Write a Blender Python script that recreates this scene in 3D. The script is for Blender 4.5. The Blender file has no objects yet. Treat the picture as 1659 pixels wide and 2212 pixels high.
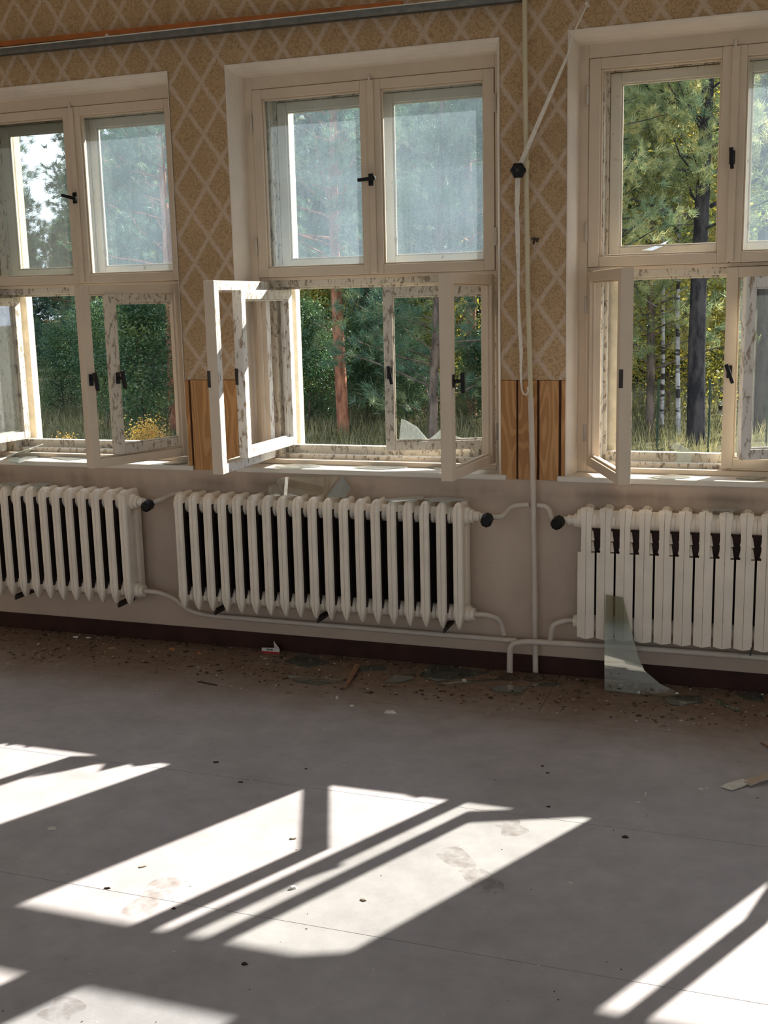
import bpy, math, random
import numpy as np
from mathutils import Vector, Matrix

random.seed(7)
np.random.seed(7)
sc = bpy.context.scene
COL = sc.collection

# ------------------------------------------------------------------ camera
IW, IH = 1659.0, 2212.0
F_PX, YAW, PITCH, ROLL = 2448.34, 0.3434, 0.1836, -0.0236
CAM = Vector((1.1859, -4.3703, 1.5))
_cy, _sy = math.cos(YAW), math.sin(YAW)
FWD = Vector((-_sy * math.cos(PITCH), _cy * math.cos(PITCH), -math.sin(PITCH)))
_r0 = Vector((_cy, _sy, 0))
_u0 = _r0.cross(FWD)
RGT = math.cos(ROLL) * _r0 + math.sin(ROLL) * _u0
UPV = -math.sin(ROLL) * _r0 + math.cos(ROLL) * _u0
cd = bpy.data.cameras.new('camera')
cam = bpy.data.objects.new('camera', cd)
COL.objects.link(cam)
cd.sensor_fit = 'HORIZONTAL'
cd.sensor_width = 36.0
cd.lens = F_PX / IW * 36.0
cd.clip_start = 0.05
cd.clip_end = 500
m3 = Matrix((RGT, UPV, -FWD)).transposed()
cam.matrix_world = Matrix.Translation(CAM) @ m3.to_4x4()
sc.camera = cam

# ------------------------------------------------------------------ world, sun, exposure
SUN_DIR = Vector((-0.497, -1.0, -0.649))
SUN_E = 9.6
SKY = 1.2
world = bpy.data.worlds.new('sky')
sc.world = world
world.use_nodes = True
wn = world.node_tree
wn.nodes.clear()
wo = wn.nodes.new('ShaderNodeOutputWorld')
wb = wn.nodes.new('ShaderNodeBackground')
wt = wn.nodes.new('ShaderNodeTexCoord')
ws = wn.nodes.new('ShaderNodeSeparateXYZ')
wr = wn.nodes.new('ShaderNodeValToRGB')
wn.links.new(wt.outputs['Generated'], ws.inputs[0])
wn.links.new(ws.outputs['Z'], wr.inputs[0])
wn.links.new(wr.outputs[0], wb.inputs[0])
wn.links.new(wb.outputs[0], wo.inputs[0])
wr.color_ramp.elements[0].position = 0.0
wr.color_ramp.elements[0].color = (0.78, 0.87, 1.0, 1)
wr.color_ramp.elements[1].position = 0.8
wr.color_ramp.elements[1].color = (0.58, 0.68, 0.86, 1)
wb.inputs[1].default_value = SKY
sd = bpy.data.lights.new('sun', 'SUN')
sun = bpy.data.objects.new('sun', sd)
COL.objects.link(sun)
sd.energy = SUN_E
sd.angle = math.radians(0.53)
sd.color = (1.0, 0.94, 0.85)
sun.location = (6, 12, 9)
sun.rotation_euler = SUN_DIR.to_track_quat('-Z', 'Y').to_euler()
sc.view_settings.view_transform = 'Standard'
sc.view_settings.look = 'None'
sc.view_settings.gamma = 1.0
sc.view_settings.use_curve_mapping = False
sc.view_settings.exposure = 0.92
cy = sc.cycles
cy.use_denoising = True
cy.max_bounces = 8
cy.diffuse_bounces = 5
cy.use_adaptive_sampling = True
cy.adaptive_threshold = 0.025
cy.glossy_bounces = 4
cy.transparent_max_bounces = 14
cy.caustics_reflective = False
cy.caustics_refractive = False
cy.sample_clamp_indirect = 6.0


def ray(px, py):
    return (FWD * F_PX + RGT * (px - IW / 2) - UPV * (py - IH / 2))


def on_floor(px, py, z=0.0):
    d = ray(px, py)
    t = (z - CAM.z) / d.z
    return CAM + d * t


def on_wall(px, py, y=0.0):
    d = ray(px, py)
    t = (y - CAM.y) / d.y
    return CAM + d * t


# ------------------------------------------------------------------ mesh helpers
class MB:
    def __init__(self):
        self.v, self.f, self.s = [], [], []

    def add(self, vs, fs, smooth=False):
        o = len(self.v)
        self.v += [tuple(a) for a in vs]
        self.f += [tuple(i + o for i in f) for f in fs]
        self.s += [smooth] * len(fs)
        return self

    def box(self, x0, x1, y0, y1, z0, z1):
        if x0 > x1: x0, x1 = x1, x0
        vs = [(x0, y0, z0), (x1, y0, z0), (x1, y1, z0), (x0, y1, z0), (x0, y0, z1), (x1, y0, z1), (x1, y1, z1), (x0, y1, z1)]
        return self.add(vs, [(0, 3, 2, 1), (4, 5, 6, 7), (0, 1, 5, 4), (1, 2, 6, 5), (2, 3, 7, 6), (3, 0, 4, 7)])

    def tube(self, pts, r, n=10, caps=True):
        pts = [Vector(p) for p in pts]
        rs = r if isinstance(r, (list, tuple)) else [r] * len(pts)
        rings = []
        prev = None
        for i, p in enumerate(pts):
            a = pts[max(i - 1, 0)]
            b = pts[min(i + 1, len(pts) - 1)]
            t = (b - a).normalized()
            if prev is None:
                ref = Vector((0, 0, 1)) if abs(t.z) < 0.9 else Vector((1, 0, 0))
                u = t.cross(ref).normalized()
            else:
                u = (prev - t * prev.dot(t)).normalized()
            prev = u
            w = t.cross(u)
            rings.append([p + (u * math.cos(2 * math.pi * k / n) + w * math.sin(2 * math.pi * k / n)) * rs[i] for k in range(n)])
        vs = [q for ring in rings for q in ring]
        fs = []
        for i in range(len(pts) - 1):
            for k in range(n):
                a, b = i * n + k, i * n + (k + 1) % n
                fs.append((a, b, b + n, a + n))
        self.add(vs, fs, True)
        if caps:
            self.add(rings[0], [tuple(reversed(range(n)))])
            self.add(rings[-1], [tuple(range(n))])
        return self

    def loft(self, rings, smooth=False, caps=True, closed=True):
        n = len(rings[0])
        vs = [q for r in rings for q in r]
        fs = []
        for i in range(len(rings) - 1):
            for k in range(n if closed else n - 1):
                a, b = i * n + k, i * n + (k + 1) % n
                fs.append((a, b, b + n, a + n))
        if caps:
            fs.append(tuple(reversed(range(n))))
            fs.append(tuple(range((len(rings) - 1) * n, len(rings) * n)))
        return self.add(vs, fs, smooth)

    def prism(self, poly, off):
        """closed polygon (3-D points) pushed along off"""
        n = len(poly)
        a = [Vector(p) for p in poly]
        b = [p + Vector(off) for p in a]
        fs = [tuple(reversed(range(n))), tuple(range(n, 2 * n))]
        for k in range(n):
            fs.append((k, (k + 1) % n, n + (k + 1) % n, n + k))
        return self.add(a + b, fs)

    def mesh(self, name):
        me = bpy.data.meshes.new(name)
        me.from_pydata(self.v, [], self.f)
        me.polygons.foreach_set('use_smooth', self.s)
        me.update()
        return me

    def build(self, name, mat, parent=None, bevel=0.0, loc=None, rot=None, kind=None):
        me = self.mesh(name)
        return place(name, me, mat, parent, bevel, loc, rot, kind)


def fix_normals(me):
    import bmesh
    bm = bmesh.new()
    bm.from_mesh(me)
    bmesh.ops.recalc_face_normals(bm, faces=bm.faces)
    bm.to_mesh(me)
    bm.free()


def place(name, me, mat, parent=None, bevel=0.0, loc=None, rot=None, kind=None):
    fix_normals(me) if len(me.polygons) < 20000 else None
    if mat is not None and not me.materials:
        me.materials.append(mat)
    o = bpy.data.objects.new(name, me)
    COL.objects.link(o)
    if parent: o.parent = parent
    if loc is not None: o.location = loc
    if rot is not None: o.rotation_euler = rot
    if kind: o['kind'] = kind
    if bevel > 0:
        b = o.modifiers.new('bevel', 'BEVEL')
        b.width = bevel
        b.segments = 2
        b.limit_method = 'ANGLE'
    return o


def tag(o, label, cat, group=None):
    o['label'] = label
    o['category'] = cat
    if group: o['group'] = group
    return o


def empty(name, loc=(0, 0, 0), rz=0.0):
    o = bpy.data.objects.new(name, None)
    o.empty_display_size = 0.1
    o.location = loc
    o.rotation_euler = (0, 0, rz)
    COL.objects.link(o)
    return o


def copy_tree(o, parent=None):
    c = o.copy()
    COL.objects.link(c)
    c.parent = parent
    for ch in list(o.children):
        copy_tree(ch, c)
    return c


def tri_mesh(name, verts, tris, mat_):
    me = bpy.data.meshes.new(name)
    nv, nt = len(verts), len(tris)
    me.vertices.add(nv)
    me.vertices.foreach_set('co', np.asarray(verts, np.float32).ravel())
    me.loops.add(nt * 3)
    me.loops.foreach_set('vertex_index', np.asarray(tris, np.int32).ravel())
    me.polygons.add(nt)
    me.polygons.foreach_set('loop_start', np.arange(0, nt * 3, 3, dtype=np.int32))
    me.polygons.foreach_set('loop_total', np.full(nt, 3, np.int32))
    me.update(calc_edges=True)
    me.materials.append(mat_)
    return me


# ------------------------------------------------------------------ materials
def new_mat(name):
    m = bpy.data.materials.new(name)
    m.use_nodes = True
    nt = m.node_tree
    nt.nodes.clear()
    return m, nt, nt.nodes, nt.links


def c4(c):
    return (c[0], c[1], c[2], 1.0)


def noise(nt, scale, detail=4.0, rough=0.55, vec=None, dist=0.0):
    n = nt.nodes.new('ShaderNodeTexNoise')
    n.inputs['Scale'].default_value = scale
    n.inputs['Detail'].default_value = detail
    n.inputs['Roughness'].default_value = rough
    n.inputs['Distortion'].default_value = dist
    if vec is not None: nt.links.new(vec, n.inputs['Vector'])
    return n.outputs['Fac']


def ramp(nt, fac, stops):
    r = nt.nodes.new('ShaderNodeValToRGB')
    el = r.color_ramp.elements
    while len(el) < len(stops): el.new(0.5)
    for e, (p, c) in zip(el, stops):
        e.position = p
        e.color = c4(c) if not isinstance(c, (int, float)) else (c, c, c, 1)
    nt.links.new(fac, r.inputs[0])
    return r.outputs[0]


def mixc(nt, fac, a, b, mode='MIX'):
    m = nt.nodes.new('ShaderNodeMix')
    m.data_type = 'RGBA'
    m.blend_type = mode
    for val, idx in ((fac, 0), (a, 6), (b, 7)):
        if hasattr(val, 'is_linked') or hasattr(val, 'links'):
            nt.links.new(val, m.inputs[idx])
        elif idx == 0:
            m.inputs[0].default_value = val
        else:
            m.inputs[idx].default_value = c4(val)
    return m.outputs[2]


def math_(nt, op, a, b=None, clamp=False):
    m = nt.nodes.new('ShaderNodeMath')
    m.operation = op
    m.use_clamp = clamp
    for i, val in enumerate((a, b)):
        if val is None: continue
        if hasattr(val, 'links'): nt.links.new(val, m.inputs[i])
        else: m.inputs[i].default_value = val
    return m.outputs[0]


def principled(nt, color, rough=0.6, bump=None, bump_s=0.2, spec=0.3, metal=0.0, dist=0.004):
    p = nt.nodes.new('ShaderNodeBsdfPrincipled')
    o = nt.nodes.new('ShaderNodeOutputMaterial')
    nt.links.new(p.outputs[0], o.inputs[0])
    if hasattr(color, 'links'): nt.links.new(color, p.inputs['Base Color'])
    else: p.inputs['Base Color'].default_value = c4(color)
    if hasattr(rough, 'links'): nt.links.new(rough, p.inputs['Roughness'])
    else: p.inputs['Roughness'].default_value = rough
    p.inputs['Specular IOR Level'].default_value = spec
    p.inputs['Metallic'].default_value = metal
    if bump is not None:
        b = nt.nodes.new('ShaderNodeBump')
        b.inputs['Strength'].default_value = bump_s
        b.inputs['Distance'].default_value = dist
        nt.links.new(bump, b.inputs['Height'])
        nt.links.new(b.outputs[0], p.inputs['Normal'])
    return p


def coords(nt, which='Object'):
    t = nt.nodes.new('ShaderNodeTexCoord')
    return t.outputs[which]


def world_pos(nt):
    g = nt.nodes.new('ShaderNodeNewGeometry')
    return g.outputs['Position']


def simple(name, col, rough=0.6, var=0.12, scale=12.0, bump=0.15, spec=0.3, metal=0.0):
    m, nt, N, L = new_mat(name)
    f = noise(nt, scale, 5, vec=world_pos(nt))
    a = tuple(max(0, c * (1 - var)) for c in col)
    b = tuple(min(1, c * (1 + var)) for c in col)
    principled(nt, ramp(nt, f, [(0.3, a), (0.7, b)]), rough, noise(nt, scale * 8, 3, vec=world_pos(nt)), bump, spec, metal)
    return m


def peel_mat(name, paint, wood, amount=0.45, scale=14.0, stretch=0.35, soft=0.03):
    m, nt, N, L = new_mat(name)
    mp = nt.nodes.new('ShaderNodeMapping')
    mp.inputs['Scale'].default_value = (1, 1, stretch)
    L.new(coords(nt), mp.inputs[0])
    v = mp.outputs[0]
    f = noise(nt, scale, 8, 0.68, v, 0.4)
    mask = ramp(nt, f, [(1 - amount - soft, 0), (1 - amount + soft, 1)])
    mp2 = nt.nodes.new('ShaderNodeMapping')
    mp2.inputs['Scale'].default_value = (1, 1, 0.06)
    L.new(coords(nt), mp2.inputs[0])
    g = noise(nt, 120, 3, 0.6, mp2.outputs[0])
    wcol = ramp(nt, g, [(0.3, tuple(c * 0.6 for c in wood)), (0.7, tuple(min(1, c * 1.25) for c in wood))])
    pv = noise(nt, 6, 4, vec=coords(nt))
    pcol = ramp(nt, pv, [(0.3, tuple(c * 0.9 for c in paint)), (0.7, paint)])
    col = mixc(nt, mask, pcol, wcol)
    inv = math_(nt, 'SUBTRACT', 1.0, mask)
    h = math_(nt, 'ADD', inv, math_(nt, 'MULTIPLY', noise(nt, 90, 3, vec=v), 0.3))
    principled(nt, col, 0.62, h, 0.6, 0.25, dist=0.002)
    return m


def glass_mat(name, tint=(0.95, 0.97, 0.96), dirt=0.04, dirt_col=(0.75, 0.78, 0.78), refl=1.0, streak=True, blotch=0.0, glossy_tint=(1, 1, 1)):
    m, nt, N, L = new_mat(name)
    o = N.new('ShaderNodeOutputMaterial')
    tr = N.new('ShaderNodeBsdfTransparent')
    tr.inputs[0].default_value = c4(tint)
    gl = N.new('ShaderNodeBsdfGlossy')
    gl.inputs['Roughness'].default_value = 0.02
    gl.inputs['Color'].default_value = c4(glossy_tint)
    fr = N.new('ShaderNodeFresnel')
    fr.inputs[0].default_value = 1.45
    fac = math_(nt, 'MULTIPLY', fr.outputs[0], refl, True)
    m1 = N.new('ShaderNodeMixShader')
    L.new(fac, m1.inputs[0]); L.new(tr.outputs[0], m1.inputs[1]); L.new(gl.outputs[0], m1.inputs[2])
    if dirt > 0:
        df = N.new('ShaderNodeBsdfDiffuse'); df.inputs[0].default_value = c4(dirt_col)
        tl = N.new('ShaderNodeBsdfTranslucent'); tl.inputs[0].default_value = c4(dirt_col)
        m2 = N.new('ShaderNodeMixShader'); m2.inputs[0].default_value = 0.55
        L.new(df.outputs[0], m2.inputs[1]); L.new(tl.outputs[0], m2.inputs[2])
        mp = N.new('ShaderNodeMapping')
        mp.inputs['Scale'].default_value = (1, 1, 0.12 if streak else 1)
        L.new(world_pos(nt), mp.inputs[0])
        n1 = noise(nt, 90, 4, 0.6, mp.outputs[0])
        n2 = noise(nt, 5, 3, 0.5, world_pos(nt))
        n3 = ramp(nt, noise(nt, 260, 1, 0.5, world_pos(nt)), [(0.70, 0), (0.76, 1)])
        d = math_(nt, 'MULTIPLY', math_(nt, 'ADD', math_(nt, 'MULTIPLY', n1, 0.9), math_(nt, 'MULTIPLY', n2, 1.1)), dirt, True)
        d = math_(nt, 'ADD', d, math_(nt, 'MULTIPLY', n3, blotch), True)
        m3_ = N.new('ShaderNodeMixShader')
        L.new(d, m3_.inputs[0]); L.new(m1.outputs[0], m3_.inputs[1]); L.new(m2.outputs[0], m3_.inputs[2])
        L.new(m3_.outputs[0], o.inputs[0])
    else:
        L.new(m1.outputs[0], o.inputs[0])
    return m


def foliage_mat(name, a, b, c, trans=0.45, scale=2.2):
    m, nt, N, L = new_mat(name)
    o = N.new('ShaderNodeOutputMaterial')
    f = noise(nt, scale, 4, 0.6, world_pos(nt))
    f2 = noise(nt, 26, 2, 0.6, world_pos(nt))
    col = ramp(nt, math_(nt, 'ADD', math_(nt, 'MULTIPLY', f, 0.65), math_(nt, 'MULTIPLY', f2, 0.35)), [(0.36, a), (0.5, b), (0.62, c)])
    df = N.new('ShaderNodeBsdfDiffuse')
    tl = N.new('ShaderNodeBsdfTranslucent')
    L.new(col, df.inputs[0]); L.new(col, tl.inputs[0])
    mx = N.new('ShaderNodeMixShader'); mx.inputs[0].default_value = trans
    L.new(df.outputs[0], mx.inputs[1]); L.new(tl.outputs[0], mx.inputs[2])
    gl = N.new('ShaderNodeBsdfGlossy'); gl.inputs['Roughness'].default_value = 0.45
    gl.inputs['Color'].default_value = (0.8, 0.85, 0.8, 1)
    m2 = N.new('ShaderNodeMixShader'); m2.inputs[0].default_value = 0.05
    L.new(mx.outputs[0], m2.inputs[1]); L.new(gl.outputs[0], m2.inputs[2])
    L.new(m2.outputs[0], o.inputs[0])
    return m


def bark_mat(name, a, b, scale=9.0, bands=None):
    m, nt, N, L = new_mat(name)
    mp = N.new('ShaderNodeMapping'); mp.inputs['Scale'].default_value = (1, 1, 0.3)
    L.new(world_pos(nt), mp.inputs[0])
    f = noise(nt, scale, 6, 0.65, mp.outputs[0])
    col = ramp(nt, f, [(0.38, a), (0.58, b)])
    if bands:
        mp2 = N.new('ShaderNodeMapping'); mp2.inputs['Scale'].default_value = (0.7, 0.7, 4.0)
        L.new(world_pos(nt), mp2.inputs[0])
        g = ramp(nt, noise(nt, 2.3, 4, 0.6, mp2.outputs[0]), [(0.50, 0), (0.58, 1)])
        col = mixc(nt, g, col, bands)
    principled(nt, col, 0.85, f, 0.7, 0.1, dist=0.02)
    return m


# wallpaper: pale lattice of diamonds on a tan ground of small whorls
def wallpaper_mat():
    m, nt, N, L = new_mat('wallpaper')
    pos = world_pos(nt)
    # slight wobble of the printed line
    wob = N.new('ShaderNodeTexNoise'); wob.inputs['Scale'].default_value = 45; wob.inputs['Detail'].default_value = 2
    L.new(pos, wob.inputs['Vector'])
    vm = N.new('ShaderNodeVectorMath'); vm.operation = 'SUBTRACT'; vm.inputs[1].default_value = (0.5, 0.5, 0.5)
    L.new(wob.outputs['Color'], vm.inputs[0])
    vs = N.new('ShaderNodeVectorMath'); vs.operation = 'SCALE'; vs.inputs['Scale'].default_value = 0.012
    L.new(vm.outputs[0], vs.inputs[0])
    va = N.new('ShaderNodeVectorMath'); va.operation = 'ADD'
    L.new(pos, va.inputs[0]); L.new(vs.outputs[0], va.inputs[1])
    s = N.new('ShaderNodeSeparateXYZ'); L.new(va.outputs[0], s.inputs[0])
    u = math_(nt, 'DIVIDE', math_(nt, 'SUBTRACT', s.outputs['X'], 0.343), 0.147)
    v = math_(nt, 'DIVIDE', math_(nt, 'SUBTRACT', s.outputs['Z'], 2.193), 0.205)

    def line(e):
        fr = math_(nt, 'FRACT', math_(nt, 'ADD', e, 100.5))
        return math_(nt, 'ABSOLUTE', math_(nt, 'SUBTRACT', fr, 0.5))
    d = math_(nt, 'MINIMUM', line(math_(nt, 'ADD', u, v)), line(math_(nt, 'SUBTRACT', u, v)))
    mask = ramp(nt, d, [(0.03, 1), (0.11, 0)])
    fine = noise(nt, 160, 3, 0.7, pos)
    mask = math_(nt, 'MULTIPLY', mask, ramp(nt, fine, [(0.35, 0.55), (0.6, 1.0)]))
    vor = N.new('ShaderNodeTexVoronoi'); vor.feature = 'F1'; vor.inputs['Scale'].default_value = 38
    L.new(va.outputs[0], vor.inputs['Vector'])
    ring = math_(nt, 'SINE', math_(nt, 'MULTIPLY', vor.outputs['Distance'], 16.0))
    whorl = ramp(nt, ring, [(0.35, 0), (0.75, 1)])
    big = noise(nt, 2.0, 3, 0.5, pos)
    ground = ramp(nt, big, [(0.3, (0.45, 0.305, 0.165)), (0.7, (0.55, 0.375, 0.21))])
    ground = mixc(nt, math_(nt, 'MULTIPLY', whorl, 0.55), ground, (0.30, 0.185, 0.10))
    speck = ramp(nt, noise(nt, 240, 2, 0.6, pos), [(0.62, 0), (0.68, 1)])
    ground = mixc(nt, math_(nt, 'MULTIPLY', speck, 0.5), ground, (0.22, 0.13, 0.07))
    col = mixc(nt, math_(nt, 'MULTIPLY', mask, 0.62), ground, (0.68, 0.57, 0.475))
    principled(nt, col, 0.75, fine, 0.25, 0.15, dist=0.001)
    return m


def floor_mat():
    m, nt, N, L = new_mat('linoleum')
    pos = world_pos(nt)
    s = N.new('ShaderNodeSeparateXYZ'); L.new(pos, s.inputs[0])
    base = ramp(nt, noise(nt, 1.6, 6, 0.6, pos), [(0.3, (0.375, 0.352, 0.355)), (0.7, (0.465, 0.442, 0.448))])
    sc_ = ramp(nt, noise(nt, 9, 6, 0.7, pos), [(0.35, 0.86), (0.65, 1.04)])
    base = mixc(nt, 1.0, base, sc_, 'MULTIPLY')
    # brown dirt swept up along the wall, ragged towards the room
    edge = math_(nt, 'ADD', s.outputs['Y'], math_(nt, 'MULTIPLY', math_(nt, 'SUBTRACT', noise(nt, 2.6, 5, 0.65, pos), 0.5), 0.55))
    dirt = ramp(nt, math_(nt, 'ADD', edge, 1.0), [(0.22, 0), (0.72, 1)])
    dcol = ramp(nt, noise(nt, 22, 5, 0.7, pos), [(0.35, (0.155, 0.10, 0.066)), (0.65, (0.26, 0.175, 0.12))])
    base = mixc(nt, math_(nt, 'MULTIPLY', dirt, 0.95), base, dcol)
    # scuffs and specks of plaster
    scr = N.new('ShaderNodeMapping'); scr.inputs['Rotation'].default_value = (0, 0, 0.6); scr.inputs['Scale'].default_value = (1, 7, 1)
    L.new(pos, scr.inputs[0])
    sm = ramp(nt, noise(nt, 6, 5, 0.6, scr.outputs[0]), [(0.68, 0), (0.78, 1)])
    base = mixc(nt, math_(nt, 'MULTIPLY', sm, 0.25), base, (0.62, 0.60, 0.58))
    dk = ramp(nt, noise(nt, 70, 2, 0.5, pos), [(0.76, 0), (0.79, 1)])
    base = mixc(nt, math_(nt, 'MULTIPLY', dk, 0.6), base, (0.08, 0.06, 0.05))
    principled(nt, base, ramp(nt, noise(nt, 5, 4, 0.6, pos), [(0.3, 0.42), (0.7, 0.62)]), noise(nt, 130, 3, 0.6, pos), 0.12, 0.35, dist=0.002)
    return m


def wood_mat(name, a, b):
    m, nt, N, L = new_mat(name)
    mp = N.new('ShaderNodeMapping'); mp.inputs['Scale'].default_value = (1, 1, 0.035)
    L.new(world_pos(nt), mp.inputs[0])
    g = noise(nt, 190, 3, 0.6, mp.outputs[0])
    mp2 = N.new('ShaderNodeMapping'); mp2.inputs['Scale'].default_value = (1, 1, 0.16)
    L.new(world_pos(nt), mp2.inputs[0])
    h = noise(nt, 11, 1, 0.4, mp2.outputs[0])
    ring = math_(nt, 'SINE', math_(nt, 'MULTIPLY', h, 75.0))
    f = math_(nt, 'ADD', math_(nt, 'MULTIPLY', g, 0.55), math_(nt, 'MULTIPLY', ramp(nt, ring, [(0.1, 0.0), (0.9, 1.0)]), 0.45))
    principled(nt, ramp(nt, f, [(0.25, a), (0.6, b)]), 0.55, f, 0.08, 0.3, dist=0.001)
    return m


def oil_mat():
    m, nt, N, L = new_mat('oil_paint_wall')
    pos = world_pos(nt)
    s = N.new('ShaderNodeSeparateXYZ'); L.new(pos, s.inputs[0])
    col = ramp(nt, noise(nt, 5, 5, 0.6, pos), [(0.3, (0.52, 0.40, 0.302)), (0.7, (0.60, 0.46, 0.348))])
    # soot that warm air has drawn up over the pipes and radiators, in ragged smudges
    zz = math_(nt, 'ADD', s.outputs['Z'], math_(nt, 'MULTIPLY', noise(nt, 7, 3, 0.6, pos), 0.05))
    band = ramp(nt, math_(nt, 'ABSOLUTE', math_(nt, 'SUBTRACT', zz, 0.765)), [(0.0, 1), (0.055, 0)])
    mp = N.new('ShaderNodeMapping'); mp.inputs['Scale'].default_value = (1, 1, 0.2)
    L.new(pos, mp.inputs[0])
    blot = ramp(nt, noise(nt, 3.2, 4, 0.6, mp.outputs[0]), [(0.42, 0), (0.62, 1)])
    soot = math_(nt, 'MULTIPLY', math_(nt, 'MULTIPLY', band, blot), 0.6)
    col = mixc(nt, soot, col, (0.13, 0.085, 0.06))
    speck = ramp(nt, noise(nt, 55, 3, 0.6, pos), [(0.70, 0), (0.76, 1)])
    col = mixc(nt, math_(nt, 'MULTIPLY', speck, 0.35), col, (0.66, 0.56, 0.47))
    principled(nt, col, 0.5, noise(nt, 40, 4, 0.6, pos), 0.25, 0.35)
    return m


M = {}
M['wallpaper'] = wallpaper_mat()
M['floor'] = floor_mat()
M['oil'] = simple('oil_paint_wall', (0.56, 0.43, 0.325), 0.5, 0.10, 5.0, 0.2, 0.35)
M['oil'] = oil_mat()
M['plaster'] = simple('white_plaster', (0.76, 0.675, 0.575), 0.75, 0.08, 7.0, 0.3, 0.2)
M['stucco'] = simple('stucco', (0.74, 0.67, 0.52), 0.9, 0.14, 20.0, 0.6, 0.1)
M['room_white'] = simple('room_white', (0.82, 0.77, 0.69), 0.85, 0.05, 3.0, 0.15, 0.1)
M['room_tan'] = simple('room_tan', (0.62, 0.47, 0.32), 0.85, 0.06, 3.0, 0.15, 0.1)
M['paint'] = peel_mat('cream_paint', (0.72, 0.59, 0.445), (0.30, 0.22, 0.15), 0.27, 16.0, 0.6)
M['peel'] = peel_mat('peeling_paint', (0.74, 0.67, 0.55), (0.36, 0.30, 0.235), 0.44, 60.0, 0.45)
M['peel_light'] = peel_mat('worn_cream_paint', (0.74, 0.67, 0.55), (0.40, 0.33, 0.26), 0.36, 45.0, 0.5)
M['peel_white'] = peel_mat('peeling_white', (0.80, 0.77, 0.71), (0.44, 0.34, 0.25), 0.43, 50.0, 0.4)
M['sill'] = peel_mat('sill_paint', (0.76, 0.70, 0.60), (0.35, 0.26, 0.18), 0.33, 8.0, 1.0)
M['rad'] = simple('radiator_enamel', (0.85, 0.745, 0.61), 0.42, 0.08, 9.0, 0.12, 0.4)
M['pipe'] = simple('pipe_enamel', (0.62, 0.53, 0.44), 0.42, 0.08, 11.0, 0.12, 0.4)
M['pipe_cream'] = simple('cream_conduit', (0.60, 0.53, 0.36), 0.4, 0.06, 11.0, 0.05, 0.4)
M['black'] = simple('black_plastic', (0.010, 0.009, 0.009), 0.5, 0.2, 20.0, 0.05, 0.25)
M['base'] = simple('oxblood_baseboard', (0.042, 0.014, 0.009), 0.6, 0.3, 9.0, 0.2, 0.3)
M['board'] = wood_mat('pine_panel', (0.42, 0.205, 0.072), (0.56, 0.30, 0.120))
M['groove'] = simple('panel_groove', (0.07, 0.025, 0.012), 0.7, 0.2, 20.0)
M['rail_wood'] = simple('orange_batten', (0.50, 0.165, 0.045), 0.6, 0.2, 14.0)
M['alu'] = simple('dull_aluminium', (0.20, 0.20, 0.19), 0.45, 0.2, 30.0, 0.05, 0.5, 0.6)
M['white_edge'] = simple('white_edge', (0.72, 0.68, 0.60), 0.6, 0.08, 20.0)
M['tape'] = simple('white_tape', (0.80, 0.74, 0.63), 0.8, 0.10, 60.0, 0.4, 0.1)
M['iron'] = simple('dark_iron', (0.05, 0.04, 0.032), 0.6, 0.3, 30.0)
M['steel_paint'] = simple('hinge_paint', (0.60, 0.53, 0.44), 0.5, 0.1, 30.0)
M['glass'] = glass_mat('window_glass', dirt=0.02)
M['haze'] = glass_mat('dusty_window_glass', (0.965, 0.98, 0.985), 0.046, (0.64, 0.78, 0.90), 0.30, True, 0.20)
M['lean_clear'] = glass_mat('clear_leaning_glass', (0.95, 0.97, 0.96), 0.015, (0.6, 0.6, 0.54), 0.3, False)
M['rust'] = simple('bare_rusty_iron', (0.035, 0.020, 0.016), 0.8, 0.3, 20.0)  # dark tone for the rib gaps and the box behind the slots
M['shard'] = glass_mat('broken_glass', (0.86, 0.93, 0.89), 0.10, (0.62, 0.66, 0.60), 1.6, False)
M['sill_shard'] = glass_mat('sunlit_broken_glass', (0.90, 0.95, 0.92), 0.22, (0.80, 0.82, 0.78), 1.6, False)
M['lean'] = glass_mat('mirror_like_glass', (0.88, 0.93, 0.88), 0.02, (0.6, 0.60, 0.52), 7.0, False, 0.0, (1.0, 0.95, 0.86))
M['card'] = simple('torn_cardboard', (0.48, 0.39, 0.30), 0.9, 0.15, 30.0, 0.4, 0.1)
M['chip'] = simple('plaster_chip', (0.72, 0.68, 0.60), 0.9, 0.15, 60.0, 0.4, 0.1)
M['dark_chip'] = simple('dark_crumb', (0.05, 0.035, 0.028), 0.9, 0.2, 60.0)
M['stick'] = simple('bare_wood_splinter', (0.30, 0.17, 0.10), 0.8, 0.2, 60.0)
M['brick'] = simple('orange_crumb', (0.45, 0.20, 0.09), 0.9, 0.2, 60.0)
M['red'] = simple('red_print', (0.42, 0.035, 0.03), 0.6, 0.1, 40.0)
M['white_card'] = simple('white_card', (0.72, 0.66, 0.60), 0.7, 0.08, 40.0)
M['dirt'] = simple('heap_of_dirt', (0.10, 0.07, 0.05), 0.95, 0.35, 40.0, 0.8, 0.05)
M['pine_bark'] = bark_mat('red_pine_bark', (0.17, 0.075, 0.045), (0.42, 0.19, 0.115))
M['grey_bark'] = bark_mat('grey_pine_bark', (0.06, 0.05, 0.043), (0.19, 0.15, 0.125))
M['dark_bark'] = bark_mat('dark_bark', (0.022, 0.022, 0.026), (0.07, 0.066, 0.068))
M['birch_bark'] = bark_mat('birch_bark', (0.24, 0.24, 0.24), (0.52, 0.52, 0.51), 14, (0.045, 0.042, 0.04))
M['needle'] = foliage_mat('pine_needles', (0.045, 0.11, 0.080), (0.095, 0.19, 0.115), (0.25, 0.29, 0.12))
M['needle_yellow'] = foliage_mat('sunny_pine_needles', (0.11, 0.20, 0.13), (0.30, 0.37, 0.17), (0.62, 0.52, 0.20), 0.5)
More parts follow.
